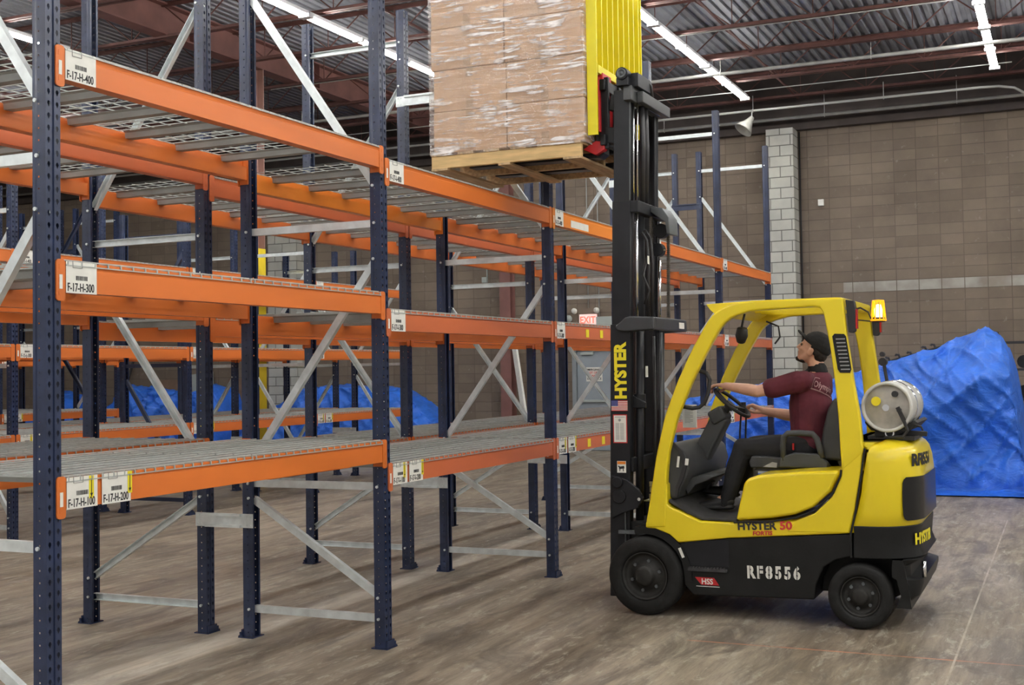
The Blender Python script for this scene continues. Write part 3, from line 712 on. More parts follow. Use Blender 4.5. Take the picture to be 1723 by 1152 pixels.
# decks: wire mesh with channels under it; local origin at the outer beam's centre line, top of beam
DW = 1.195
def deck_mb(n=19, r=.0029, dp=.014):
    mb = MB()
    xf, xb = .0480, -DC-.0480
    def bar(p, q, rr=r):
        p = Vector(p); q = Vector(q); mb.beam(p, q, 2*rr, 2*rr, (0, 0, 1) if abs((q-p).normalized().z) < .9 else (1, 0, 0))
    for i in range(n):
        y = -DW/2+.01+(DW-.02)*i/(n-1)
        bar((xb, y, .003), (xf, y, .003)); bar((xf, y, .003), (xf, y, -dp)); bar((xb, y, .003), (xb, y, -dp))
    k = 10
    for i in range(k): x = xb+.02+(xf-xb-.04)*i/(k-1); bar((x, -DW/2, .0085), (x, DW/2, .0085))
    for x in (xf, xb): bar((x, -DW/2, -dp), (x, DW/2, -dp), .0024)
    return mb
DECKM = [deck_mb(*k).mesh('wire_deck', WIREM, recalc=False) for k in ((20,), (17,), (18, .0023, .004))]
cp = [(-.040, -.0005), (.040, -.0005), (.030, -.010), (.026, -.041), (-.026, -.041), (-.030, -.010)]
CHM = MB().prism([(a, b) for a, b in cp], -DC+.014, -.014, 'x').mesh('support_channel', CHAN)
def deck(x, y, z, back, label, group, li):
    o = inst('wire_deck', DECKM[li], None, (x, y, z), PI if back else 0)
    for yy in (-.40, 0, .40): inst('support_channel', CHM, o, (0, yy, 0))
    tag(o, label, 'wire deck', group); return o
def spacer_mb():
    mb = MB(); L_ = SP
    mb.box(.036, .040, -.0, .0, 0, 0) if False else None
    x0, x1 = -.045, L_+.045
    y = -.0385
    mb.box(x0, x1, y-.003, y, -.045, .045); mb.box(x0+.09, x1-.09, y-.022, y-.003, .028, .045).box(x0+.09, x1-.09, y-.022, y-.003, -.045, -.028)
    for x in (x0+.02, x0+.05, x1-.05, x1-.02):
        for z in (-.028, .028): mb.cyl((x, y-.008, z), (x, y-.003, z), .006, n=8)
    return mb
SPM = spacer_mb().mesh('row_spacer', GALV); SPN = spacer_mb().mesh('row_spacer', NAVYB)
HA = [1.265, 2.173, 3.075]; HB = [1.118, 2.072, 3.009]
lev = ['lowest', 'middle', 'top']
bayw = ['nearest', 'second', 'third', 'fourth', 'farthest']
def double_row(X0, j0, j1, heights, cols, rowname, kinds, letters, lv=(0, 1, 2), darkj=()):
    front = 'front of the %s' % rowname; rear = 'back of the %s' % rowname
    nb = j1-j0
    for j in range(j0, j1+1):
        wh = 'at its near end' if j == j0 else ('at its far end' if j == j1 else '%s from its near end' % words[j-j0])
        k1, k2 = kinds(j)
        upright(X0, j*B, False, k1, 'navy upright frame, %s, %s' % (front, wh), 'upright frames of the pallet racks', j in darkj)
        upright(X0-2*DC-SP, j*B, True, k2, 'navy upright frame, %s, %s' % (rear, wh), 'upright frames of the pallet racks', j in darkj)
        for z, mm in ((.745, SPM), (4.03 if j != 1 else 4.6, SPM if j < 5 else SPN)) if X0 == 0 else ((.745, SPM), (4.03 if k1 == 'tall' and k2 == 'tall' else 2.75, SPM if j < 5 else SPN)):
            o = inst('row_spacer', mm, None, (X0-DC-SP, j*B, z))
            tag(o, '%s %s spacer between back to back frames, %s, %s' % ('low' if z < 1 else 'high', 'galvanised' if mm == SPM else 'blue', rowname, wh), 'row spacer', 'row spacers between back to back frames')
    for j in range(j0, j1):
        b = bayw[min(4, j-j0)] if nb == 5 else (words[j-j0]+' nearest')
        for li in lv:
            z = heights(j)[li]
            cm = cols(j, li)
            yc = (j+.5)*B
            specs = [(X0, False, 'aisle edge, '+front, cm), (X0-DC, True, 'inner edge, '+front, OR_C if (j == 1 and li == 2) else OR_A),
                     (X0-DC-SP, False, 'inner edge, '+rear, OR_B if li == 2 else OR_A), (X0-2*DC-SP, True, 'outer edge, '+rear, OR_A)]
            for q, (x, bk, nm, m) in enumerate(specs):
                o = rack_beam(x, yc, z, bk, m, 'orange %s beam, %s bay, %s' % (lev[li], b, nm), 'orange beams of the pallet racks')
                if q == 0 and letters:
                    e = -(B/2-.042)+.014
                    L_ = letters[j]
                    inst('safety_clip', CLIP, o)
                    if li == 0:
                        add_label(o, L_+'-100', e, .118); add_label(o, L_+'-200', e+.19, .146)
                    else: add_label(o, L_+('-300' if li == 1 else '-400'), e)
                    if X0 == 0 and j == 2 and li < 2:
                        for s_ in (.62, .95):
                            c_ = inst('caution_sticker', MB().box(.0445, .0455, e+s_, e+s_+.07, -.11, -.04).box(.0455, .0458, e+s_+.02, e+s_+.05, -.09, -.06).mesh('caution_sticker', YEL_ST), o); c_['label'] = 'small yellow square sticker'
                    if X0 == 0 and j == 2 and li == 2:
                        c_ = inst('paper_sticker', MB().box(.0445, .0455, e+.33, e+.72, -.115, -.055).mesh('paper_sticker', WHITE), o); c_['label'] = 'white paper strip on the beam'
            for dd in (-1, 1):
                for x, bk, nm in ((X0, False, 'front'), (X0-2*DC-SP, True, 'back')):
                    deck(x, yc+dd*.6035, z, bk, '%s wire deck, %s half of %s bay, %s of %s' % (lev[li], 'nearer' if dd < 0 else 'farther', b, nm, rowname), 'wire decks of the pallet racks', li)
def lett(row): return {j: row+'-'+'GHIJKLM'[j+1] for j in range(0, 6)}
double_row(0.0, 0, 5, lambda j: HA if j == 0 else HB,
           lambda j, li: OR_A if j == 0 else (OR_C if (j == 2 and li == 2) else (OR_A if j > 2 and li == 2 else (OR_B if not (j == 1 and li == 2) else OR_A))),
           'nearest double rack', lambda j: ('tall', 'tall'), lett('F-17'))
double_row(-6.0, 1, 5, lambda j: [1.11, 2.03, 3.0], lambda j, li: OR_A, 'middle double rack', lambda j: ('short', 'tall' if j == 3 else ('mid' if j == 4 else 'short')), lett('F-15'), darkj=(3,))
double_row(-12.1, 3, 5, lambda j: [1.11, 2.03, 3.0], lambda j, li: OR_A, 'farthest double rack', lambda j: ('tall', 'tall'), lett('F-13'))

# ================================================================== THE FORKLIFT
YN, YF, YC = 3.88, 5.02, 4.45
fk = empty('forklift', (2.0, YC, 0), 'yellow and black forklift holding a wrapped pallet high up', 'forklift')
def pr(prof, a=YN, b=YF): return MB().prism(prof, a, b, 'y')
def both(prof, a, b):
    mb = pr(prof, a, b); mb.prism(prof, 2*YC-b, 2*YC-a, 'y'); return mb
# chassis
chs = pr([(1.458, .50), (1.49, .215), (1.552, .151), (2.373, .168), (2.383, .264), (2.436, .381), (2.513, .43), (2.615, .455), (2.625, .605), (1.812, .545)], YN+.02, YF-.02)
chs.box(1.0, 1.5, 4.12, 4.78, .16, .60).box(1.5, 2.95, 4.15, 4.75, .18, .5)
part('chassis', chs, TBLK, fk, bevel=.012)
fen = []
for k in range(9):
    a = math.radians(-4+k*13.5); fen.append((1.215+.285*math.cos(a), .2665+.285*math.sin(a)))
fen2 = [(1.215+.335*math.cos(math.radians(-4+k*13.5)), .2665+.335*math.sin(math.radians(-4+k*13.5))) for k in range(9)]
part('front_fender', pr(fen+fen2[::-1], YN+.01, 4.10), TBLK, fk); part('front_fender', pr(fen+fen2[::-1], 2*YC-4.10, YF-.01), TBLK, fk)
sp_ = MB().box(1.525, 1.795, YN-.005, YN+.03, .318, .338)
for i in range(12): sp_.box(1.535+i*.021, 1.548+i*.021, YN-.003, YN+.02, .338, .345)
part('step_tread', sp_, MATTE, fk)
part('step_recess', MB().box(1.50, 1.805, YN+.0185, YN+.022, .35, .525), MASTB, fk)
# yellow sill / cowl
part('sill_panel', pr([(1.225, .590), (1.294, .588), (1.396, .552), (1.458, .500), (1.812, .545), (2.612, .606), (2.640, .715), (2.40, .70), (2.27, .675), (1.845, .648), (1.616, .652), (1.5, .700), (1.4, .741), (1.384, .765), (1.385, .90), (1.275, .90)], YN+.0045, YF-.0045), TYEL, fk, bevel=.012, label='yellow front cowl and side sill')
ef = [(2.27, .680), (2.387, .728), (2.504, .840), (2.566, .970), (2.572, 1.02), (2.706, 1.13), (2.686, .977), (2.643, .749), (2.606, .610), (2.2, .60)]
part('rear_side_panel', pr(ef, YN+.0018, YF-.0018), TYEL, fk, bevel=.008)
hood = [(1.862, .664), (1.893, .790), (1.921, .905), (1.945, .942), (2.019, .966), (2.30, .995), (2.556, 1.008), (2.548, .974), (2.496, .872), (2.38, .766), (2.262, .716), (2.112, .688)]
part('seat_hood', pr(hood, YN-.004, YF+.004), TYEL, fk, bevel=.022, seg=3)
gp = [(1.850, .652), (2.112, .668), (2.268, .697), (2.392, .748), (2.512, .862), (2.562, .975), (2.566, 1.012)]
for yy in (YN-.0005, YF+.0005): part('hood_seam', MB().tube([(x, yy, z) for x, z in gp], .0065, 6), GAP, fk)  # dark bead drawn for the shaded gap around the hood
# counterweight
def cw_slice(xf, xr, z, r=.27, ins=0.0, n=9, bulge=.02):
    y0, y1 = YN+ins, YF-ins; xr -= ins; pts = [(xf+ins*.3, y0, z)]
    for k in range(n):
        a = PI/2*k/(n-1); pts.append((xr-r+r*math.sin(a), y0+r*(1-math.cos(a)), z))
    for k in range(n):
        a = PI/2*(1-k/(n-1)); pts.append((xr-r+r*math.sin(a), y1-r*(1-math.cos(a)), z))
    pts.append((xf+ins*.3, y1, z))
    c = YC; pts = [(x+(bulge*(1-((y-c)/(y1-c))**2) if x > xr-r*.5 else 0), y, zz) for x, y, zz in pts]
    return pts
def loft(sl):
    mb = MB(); n = len(sl[0]); vs = [p for s_ in sl for p in s_]
    fs = [(k*n+i, k*n+(i+1) % n, (k+1)*n+(i+1) % n, (k+1)*n+i) for k in range(len(sl)-1) for i in range(n)]
    fs += [tuple(range(n-1, -1, -1)), tuple(range((len(sl)-1)*n, len(sl)*n))]
    return mb.add(vs, fs)
D_ = -.112
ys = loft([cw_slice(2.622, 3.126+D_, .612), cw_slice(2.663, 3.137+D_, .749), cw_slice(2.69, 3.142+D_, .86), cw_slice(2.706, 3.147+D_, .977), cw_slice(2.722, 3.137+D_, 1.06),
           cw_slice(2.730, 3.125+D_, 1.12, ins=.004), cw_slice(2.74, 3.112+D_, 1.155, ins=.016), cw_slice(2.765, 3.09+D_, 1.182, ins=.038), cw_slice(2.80, 3.05+D_, 1.194, ins=.075)])
part('counterweight_cover', ys, TYEL, fk, smooth=True, angle=.5)
bs = loft([cw_slice(2.632, 3.149+D_, .452), cw_slice(2.632, 3.123+D_, .524), cw_slice(2.634, 3.130+D_, .60), cw_slice(2.637, 3.132+D_, .655, ins=-.003), cw_slice(2.637, 3.128+D_, .663, ins=.01)])
part('counterweight_skirt', bs, TBLK, fk, smooth=False, bevel=.006)
bl = loft([cw_slice(2.985, 3.03+D_, .150, r=.03), cw_slice(2.975, 3.133+D_, .225, r=.10), cw_slice(2.965, 3.153+D_, .30, r=.14), cw_slice(2.960, 3.153+D_, .325, r=.14), cw_slice(2.955, 3.080+D_, .34, r=.10), cw_slice(2.945, 3.080+D_, .413, r=.10), cw_slice(2.935, 3.147+D_, .450, r=.16)])
part('counterweight_base', bl, TBLK, fk, bevel=.006)
part('tow_pin', MB().cyl((3.05, 4.02, .33), (3.05, 4.02, .43), .014), CHROME, fk, smooth=True)
# slice lines and a black sheet painted for the shaded inside of the rear opening
vo = []
zz = (.690, .702, .725, .79, .87, .93, .952, .965)
for z in zz:
    e = {.690: .05, .702: .022, .725: .006, .965: .05, .952: .022, .93: .006}.get(z, 0)
    xr = 3.145+D_+.003; r = .27; row = []
    for k in range(8):
        a = math.radians(38+52*k/7)+e*(2.2 if k == 0 else 0)
        row.append((xr-r+r*math.sin(a)+(.02*(1-((YN+r*(1-math.cos(a))-YC)/(YF-YC))**2) if xr-r+r*math.sin(a) > xr-r*.5 else 0)+.001, YN+r*(1-math.cos(a))-.003*math.cos(a), z))
    for y in (4.35, 4.55, 4.75): row.append((xr+.022, y, z))
    vo.append(row)
n_ = len(vo[0]); g_ = MB().add([p for r_ in vo for p in r_], [(j*n_+i, j*n_+i+1, (j+1)*n_+i+1, (j+1)*n_+i) for j in range(len(vo)-1) for i in range(n_-1)])
part('rear_opening_shade', g_, mat('opening_shade_black', (.008, .008, .009), .25), fk, smooth=True)
part('body_seam', MB().tube([(x, YN-.001, z) for x, z in ((2.617, .455), (2.617, .606), (2.652, .749), (2.692, .977), (2.712, 1.115), (2.718, 1.15))], .007, 6), GAP, fk)
# overhead guard
po = [(1.221, .592), (1.259, .787), (1.308, 1.072), (1.378, 1.355), (1.476, 1.597), (1.586, 1.816), (1.694, 1.993), (1.735, 2.040), (1.779, 2.070), (1.87, 2.107), (1.984, 2.120), (2.602, 2.120),
      (2.620, 1.888), (2.658, 1.582), (2.694, 1.354), (2.706, 1.165), (2.716, 1.128)]
pi_ = [(1.375, .60), (1.379, .791), (1.383, .952), (1.403, 1.113), (1.471, 1.355), (1.582, 1.595), (1.69, 1.793), (1.788, 1.95), (1.83, 1.993), (1.88, 2.021), (2.003, 2.052), (2.425, 2.064), (2.452, 2.058), (2.472, 2.036), (2.484, 1.968), (2.511, 1.814), (2.537, 1.584), (2.554, 1.354), (2.561, 1.164), (2.569, 1.0)]
def rail(y0, y1):
    """one bent side of the guard as a closed band, faced with quads"""
    from bisect import bisect
    def resamp(P, n):
        d = [0]
        for a, b in zip(P, P[1:]): d.append(d[-1]+math.hypot(b[0]-a[0], b[1]-a[1]))
        out = []
        for k in range(n):
            t = d[-1]*k/(n-1); i = min(len(P)-2, max(0, bisect(d, t)-1)); f = (t-d[i])/(d[i+1]-d[i])
            out.append((P[i][0]+(P[i+1][0]-P[i][0])*f, P[i][1]+(P[i+1][1]-P[i][1])*f))
        return out
    n = 70; A = resamp(po, n); Bq = resamp(pi_, n); mb = MB()
    vs = []
    for a, b in zip(A, Bq): vs += [(a[0], y0, a[1]), (b[0], y0, b[1]), (b[0], y1, b[1]), (a[0], y1, a[1])]
    fs = []
    for k in range(n-1):
        o = 4*k
        for i in range(4): fs.append((o+i, o+(i+1) % 4, o+4+(i+1) % 4, o+4+i))
    fs += [(0, 3, 2, 1), (4*n-4, 4*n-3, 4*n-2, 4*n-1)]
    return mb.add(vs, fs)
part('guard_rail', rail(YN, YN+.065), TYEL, fk, bevel=.014, seg=3, angle=.9)
part('guard_rail', rail(YF-.065, YF), TYEL, fk, bevel=.014, seg=3, angle=.9)
rf = MB()
rf.prism([(1.672, 2.110), (1.70, 2.070), (1.76, 2.020), (1.85, 2.075), (1.95, 2.112), (1.95, 2.12)], YN+.05, YF-.05, 'y')
part('guard_front_visor', rf, TYEL, fk, bevel=.006)
for i in range(6):
    y = 4.02+i*.172
    part('guard_roof_bar', MB().box(1.86, 2.56, y-.008, y+.008, 2.065, 2.112), TYEL, fk)
part('guard_rear_beam', MB().box(2.53, 2.60, YN+.06, YF-.06, 2.06, 2.118).box(2.575, 2.70, YN+.06, YF-.06, 1.00, 1.12), TYEL, fk, bevel=.006)
# vents with dark slats in both rear posts
for y, s in ((YN, -1), (YF, 1)):
    vm_ = MB(); v0 = [(2.530, 1.868), (2.545, 1.885), (2.605, 1.882), (2.618, 1.865), (2.648, 1.655), (2.638, 1.632), (2.575, 1.634), (2.560, 1.655)]
    a, b = sorted((y, y+s*.006)); vm_.prism(v0, a, b, 'y')
    vp = part('post_vent', vm_, GAP, fk)
    sl_ = MB()
    for k in range(9):
        t = k/8; x = 2.553+.028*t; z = 1.850-.195*t
        sl_.box(x, x+.058, min(y+s*.006, y+s*.010), max(y+s*.006, y+s*.010), z-.004, z+.004)
    part('vent_slats', sl_, INKG, vp)
for y in (YN+.03, YF-.09):
    tl = part('tail_lamp', MB().prism([(2.612, 2.105), (2.668, 2.095), (2.676, 2.05), (2.672, 1.90), (2.655, 1.888), (2.628, 1.892)], y, y+.06, 'y'), INK, fk, bevel=.006)
    part('lamp_lens', MB().box(2.674, 2.684, y+.006, y+.054, 1.915, 2.04), LAMPR, tl)
bc = part('beacon_base', MB().cyl((2.81, 3.98, 1.955), (2.81, 3.98, 1.985), .042, n=20).beam((2.66, 3.99, 1.975), (2.81, 3.99, 1.955), .02, .008).tube([(2.66, 3.97, 2.04), (2.70, 3.96, 2.05), (2.75, 3.96, 2.02), (2.77, 3.97, 1.965)], .006, 6), INK, fk)
cg = MB()
for k in range(10):
    a = 2*PI*k/10; cg.beam((2.81+.047*math.cos(a), 3.98+.047*math.sin(a), 1.962), (2.81+.036*math.cos(a), 3.98+.036*math.sin(a), 2.092), .006, .006)
cg.lathe((2.81, 3.98, 1.962), (0, 0, 1), [(.051, 0), (.051, .012), (.044, .012), (.044, 0)], 20).lathe((2.81, 3.98, 2.086), (0, 0, 1), [(.039, 0), (.037, .010), (.0, .014)], 20)
part('beacon_cage', cg, AMBER, bc)
part('beacon_lamp', MB().lathe((2.81, 3.98, 1.985), (0, 0, 1), [(.0, 0), (.024, .0), (.026, .05), (.018, .08), (.0, .085)], 14), AMBERC, bc, smooth=True)
# wheels
def wheel(x, r, y0, y1, name):
    w_ = y1-y0; s = 1; c = (x, y0, r)
    root_ = part(name, MB().lathe(c, (0, 1, 0), [(r*.60, .035), (r*.64, .008), (r*.70, .003), (r*.90, 0), (r*.97, .012), (r, .032), (r, w_-.032), (r*.97, w_-.012), (r*.90, w_), (r*.62, w_), (r*.60, w_-.03)], 48), RUB, fk, smooth=True)
    rm = MB().lathe((x, y0, r), (0, 1, 0), [(r*.61, .014), (r*.575, .012), (r*.565, .045), (r*.48, .055), (r*.36, .048), (r*.30, .030), (r*.26, .030), (r*.25, .004), (r*.17, -.002), (.0, -.002)], 40)
    rm.lathe((x, y1, r), (0, -1, 0), [(r*.61, .014), (r*.5, .05), (0, .05)], 30)
    part('wheel_rim', rm, RIM, root_, smooth=True)
    for k in range(6):
        a = 2*PI*k/6+.3; nx, nz = x+r*.385*math.cos(a), r+r*.385*math.sin(a); yq = y0 if y0 < YC else y1; sg = 1 if y0 < YC else -1
        part('wheel_nut', MB().cyl((nx, yq+sg*.055, nz), (nx, yq+sg*.032, nz), .012, n=6), MASTG, root_)
wheel(1.215, .2665, YN-.02, YN+.16, 'front_wheel'); wheel(1.215, .2665, YF-.16, YF+.02, 'front_wheel')
wheel(2.666, .208, YN-.005, YN+.13, 'rear_wheel'); wheel(2.666, .208, YF-.13, YF+.005, 'rear_wheel')
part('steer_axle', MB().box(2.60, 2.73, 4.0, 4.9, .15, .26).cyl((2.44, 4.05, .21), (2.62, 4.05, .235), .012), MASTB, fk)
part('drive_axle', MB().cyl((1.215, 4.0, .2665), (1.215, 4.9, .2665), .09, n=20), MASTB, fk, smooth=True)
# gas tank
tx, tz, tr = 2.835, 1.405, .165
tk = part('gas_tank', MB().lathe((tx, 4.06, tz), (0, 1, 0), [(tr*.86, .06), (tr*.88, .0), (tr*.97, -.002), (tr, .012), (tr, .10), (tr*1.0, .16), (tr*1.0, .60), (tr*.92, .68), (tr*.6, .73), (0, .74)], 40), TANKW, fk, smooth=True, label='white gas cylinder lying across the truck')
part('tank_end', MB().lathe((tx, 4.075, tz), (0, 1, 0), [(tr*.88, .02), (tr*.6, .012), (0, .004)], 30), TANKG, tk, smooth=True)
part('tank_cap', MB().cyl((tx-.068, 4.065, tz+.038), (tx-.068, 4.082, tz+.038), .030, n=20), YEL_ST, tk)
part('tank_badge', MB().cyl((tx-.005, 4.060, tz-.004), (tx-.005, 4.078, tz-.004), .022, n=20), CHROME, tk)
part('tank_gauge', MB().cyl((tx+.055, 4.04, tz+.085), (tx+.055, 4.08, tz+.085), .020, n=12), INK, tk)
vv = MB().cyl((tx+.08, 4.03, tz-.02), (tx+.08, 4.08, tz-.02), .014, n=10).beam((tx+.07, 4.055, tz+.0), (tx+.11, 4.055, tz-.09), .03, .024).tube([(tx+.11, 4.05, tz-.09), (tx+.13, 4.05, tz-.15), (tx+.10, 4.05, tz-.19), (tx-.02, 4.08, tz-.20)], .011, 8)
part('tank_valve', vv, INK, tk)
for y in (4.28, 4.56):
    part('tank_strap', MB().lathe((tx, y, tz), (0, 1, 0), [(tr+.001, 0), (tr+.005, .002), (tr+.005, .028), (tr+.001, .030)], 40), CHROME, tk, smooth=True)
bk = MB().box(2.70, 3.0, 4.12, 4.72, 1.185, 1.215).box(2.75, 2.88, 4.10, 4.74, 1.215, 1.248).prism([(2.68, 1.30), (2.72, 1.25), (2.83, 1.232), (2.97, 1.25), (3.02, 1.30), (3.0, 1.315), (2.83, 1.245), (2.69, 1.32)], 4.14, 4.70, 'y')
bk.beam((2.93, 4.2, 1.235), (3.07, 4.2, 1.225), .03, .03).tube([(2.95, 4.15, 1.30), (3.04, 4.14, 1.275), (3.05, 4.14, 1.25)], .008, 6)
part('tank_bracket', bk, INK, fk, bevel=.004)
part('bracket_knob', MB().lathe((2.845, 4.10, 1.235), (0, -1, 0), [(.030, -.03), (.030, .006), (.022, .006), (.020, -.002), (.008, -.002)], 18), CHROME, fk)
part('gas_strut', MB().beam((2.705, 4.86, 1.72), (2.74, 4.88, 1.46), .018, .018).cyl((2.705, 4.83, 1.70), (2.705, 4.89, 1.70), .03, n=12).cyl((2.70, 4.84, 1.755), (2.70, 4.89, 1.755), .018, n=12), INK, fk)
# seat
st = part('seat_cushion', MB().prism([(1.885, .985), (1.875, 1.03), (1.895, 1.068), (2.00, 1.068), (2.15, 1.052), (2.40, 1.050), (2.44, 1.00), (2.42, .985)], 4.20, 4.70, 'y'), VINYL, fk, bevel=.022, seg=3)
part('seat_backrest', MB().prism([(2.35, 1.045), (2.385, 1.25), (2.42, 1.38), (2.455, 1.452), (2.50, 1.468), (2.525, 1.43), (2.525, 1.20), (2.51, 1.04)], 4.215, 4.685, 'y'), VINYL, fk, bevel=.028, seg=3)
part('seat_frame', MB().prism([(1.90, .965), (1.92, .987), (2.46, .99), (2.52, .965), (2.50, 1.06), (2.46, 1.07), (2.52, .955)], 4.24, 4.66, 'y').box(1.93, 2.50, 4.22, 4.68, .963, .986), INK, fk)
ar = MB().prism([(2.10, .99), (2.12, 1.225), (2.15, 1.247), (2.335, 1.243), (2.365, 1.21), (2.39, 1.10), (2.44, 1.03), (2.43, .99)], 4.16, 4.205, 'y')
part('seat_side_bolster', MB().prism([(2.09, .995), (2.10, 1.065), (2.20, 1.095), (2.36, 1.09), (2.43, 1.03), (2.42, .99)], 4.165, 4.215, 'y'), PLAST, fk, bevel=.012)
part('armrest_hoop', MB().tube([(2.125, 4.185, 1.04), (2.120, 4.185, 1.14), (2.128, 4.185, 1.20), (2.155, 4.185, 1.225), (2.24, 4.185, 1.228), (2.325, 4.185, 1.222), (2.352, 4.185, 1.19), (2.375, 4.185, 1.11), (2.385, 4.185, 1.06)], .021, 10), PLAST, fk, smooth=True)
part('seat_belt_buckle', MB().box(2.175, 2.187, 4.225, 4.240, 1.11, 1.155)  , LAMPR, fk)
part('seat_label', MB().prism([(1.975, .995), (2.04, 1.028), (2.075, 1.022), (2.07, .99)], 4.196, 4.199, 'y'), INKG, fk)
# dash, floor, steering
part('floor_plate', MB().prism([(1.385, .772), (1.505, .703), (1.62, .656), (1.86, .652), (1.86, .668), (1.625, .672), (1.515, .719), (1.39, .79)], YN+.03, YF-.03, 'y'), MATTE, fk, bevel=.003)
part('front_cowl', MB().prism([(1.385, .785), (1.300, 1.00), (1.318, 1.13), (1.36, 1.165), (1.43, 1.16), (1.50, 1.10), (1.525, 1.00), (1.50, .93), (1.46, .86), (1.43, .78)], YN+.07, YF-.07, 'y'), PLAST, fk, bevel=.03, seg=3)
part('cowl_rib', MB().prism([(1.395, 1.165), (1.42, 1.175), (1.48, 1.12), (1.512, 1.02), (1.485, .93), (1.45, .86), (1.44, .80), (1.425, .80), (1.43, .87), (1.46, .94), (1.485, 1.02), (1.45, 1.11)], YN+.055, YN+.075, 'y'), INK, fk)
for x, z, w_, h in ((1.445, 1.015, .016, .075), (1.502, 1.03, .024, .045)):
    part('cowl_sticker', MB().box(x, x+w_, YN+.050, YN+.054, z-.01, z-.01+h, Matrix.Rotation(.12, 3, 'Y')), WHITE, fk)
part('cowl_shelf', MB().prism([(1.44, .86), (1.50, .925), (1.62, .945), (1.66, .93), (1.60, .90), (1.52, .87), (1.46, .80)], 4.1, 4.8, 'y'), PLAST, fk, bevel=.008)
sc0, sc1 = Vector((1.44, YC, 1.00)), Vector((1.625, YC, 1.335))
part('steering_column', MB().beam(sc0, sc1, .15, .125, (1, 0, 0)).box(1.545, 1.66, YC-.09, YC+.09, 1.285, 1.39, Matrix.Rotation(-.5, 3, 'Y')), PLAST, fk, bevel=.02, seg=3)
nrm = Vector((.64, 0, .77)).normalized(); wc_ = Vector((1.697, YC, 1.425)); ua = Vector((0, 1, 0)); ub = nrm.cross(ua)
sw = part('steering_wheel', MB().tube([wc_+(ua*math.cos(2*PI*k/40)+ub*math.sin(2*PI*k/40))*.150 for k in range(40)], .0135, 10, closed=True), INK, fk, smooth=True)
hb_ = MB().cyl(wc_-nrm*.05, wc_-nrm*.005, .034, .040, 18).cyl(wc_-nrm*.12, wc_-nrm*.05, .022)
for k in (0, 1, 2):
    a = math.radians(90+120*k); d_ = ua*math.cos(a)+ub*math.sin(a); hb_.beam(wc_-nrm*.02+d_*.03, wc_+d_*.145, .026, .010, nrm)
part('wheel_spokes', hb_, INK, sw)
part('direction_lever', MB().cyl((1.66, YC+.05, 1.37), (1.74, 4.60, 1.40), .006).cyl((1.74, 4.60, 1.385), (1.74, 4.60, 1.425), .017, n=12), INK, fk)
for i, x in enumerate((1.715, 1.745)):
    part('hydraulic_lever', MB().tube([(x-.03, 4.66+i*.05, 1.0), (x-.02, 4.65+i*.05, 1.2), (x, 4.62+i*.03, 1.345)], .007, 7).cyl((x-.02, 4.61+i*.03, 1.372), (x+.035, 4.61+i*.03, 1.352), .013, n=10), INK, fk)
part('lever_console', MB().box(1.64, 1.80, 4.60, 4.76, .78, 1.02), PLAST, fk, bevel=.015)
part('grab_handle', MB().tube([(1.545, 3.95, 1.65), (1.60, 3.965, 1.662), (1.655, 3.97, 1.645), (1.677, 3.97, 1.60), (1.662, 3.97, 1.50), (1.635, 3.97, 1.44), (1.60, 3.97, 1.412), (1.55, 3.965, 1.405), (1.475, 3.95, 1.42)], .014, 8), INK, fk, smooth=True)
part('mirror', MB().lathe((1.83, 4.25, 1.90), (.25, -.5, .9), [(0, -.06), (.030, -.05), (.045, 0), (.038, .05), (0, .06)], 14).cyl((1.83, 4.25, 1.95), (1.85, 4.27, 2.05), .008), INK, fk, smooth=True)
part('wiring_loom', MB().tube([(1.84, 4.93, 2.02), (1.93, 4.94, 1.98), (1.94, 4.94, 1.90), (1.90, 4.94, 1.85)], .007, 6), INK, fk)
cb = part('document_pouch', MB().box(1.19, 1.30, 4.86, 4.87, 1.225, 1.40), WHITE, fk)
dm = MB()
for k in range(11): dm.box(1.207, 1.272 if k % 3 else 1.25, 4.857, 4.8595, 1.262+k*.0105, 1.265+k*.0105)
part('document_print', dm, INKG, cb)
part('brake_pedal', MB().box(1.46, 1.50, 4.52, 4.62, .80, .86, Matrix.Rotation(.5, 3, 'Y')).beam((1.44, 4.57, .98), (1.475, 4.57, .83), .02, .012), INK, fk)

# ------------------------------------------------------------------ mast
ms = lambda z: .869+.0190*z
def mrail(z0, z1, yo, wx, d, xo=0.0, t=.020):
    """C section, web outwards; sheared to the mast's slight backward lean"""
    mb = MB()
    for side in (0, 1):
        f = (lambda y: y) if side == 0 else (lambda y: 2*YC-y)
        for a, b, c, e in ((0, wx, yo, yo+t), (0, t, yo+t, yo+d), (wx-t, wx, yo+t, yo+d)):
            vs = []
            for z in (z0, z1):
                for x in (a, b):
                    for y in (c, e): vs.append((ms(z)+xo+x, f(y), z))
            mb.add(vs, [(0, 1, 3, 2), (4, 6, 7, 5), (0, 4, 5, 1), (2, 3, 7, 6), (0, 2, 6, 4), (1, 5, 7, 3)])
    return mb
def sbox(mb, x0, x1, y0, y1, z0, z1):
    vs = [(ms(z)+x, y, z) for x in (x0, x1) for y in (y0, y1) for z in (z0, z1)]
    return mb.add(vs, [(0, 1, 3, 2), (4, 6, 7, 5), (0, 4, 5, 1), (2, 3, 7, 6), (0, 2, 6, 4), (1, 5, 7, 3)])
YM = 4.10
om = part('outer_mast', mrail(.07, 2.0, YM, .150, .075), MASTB, fk, bevel=.004)
part('middle_mast', mrail(.20, 2.885, YM+.024, .138, .065, .004), MASTB, fk, bevel=.004)
part('inner_mast', mrail(1.05, 3.69, YM+.048, .124, .060, .006), MASTB, fk, bevel=.004)
part('mast_edge_strip', sbox(sbox(MB(), .128, .136, YM+.045, YM+.049, 2.89, 3.60), .128, .136, 2*YC-YM-.049, 2*YC-YM-.045, 2.89, 3.60), MASTG, fk)
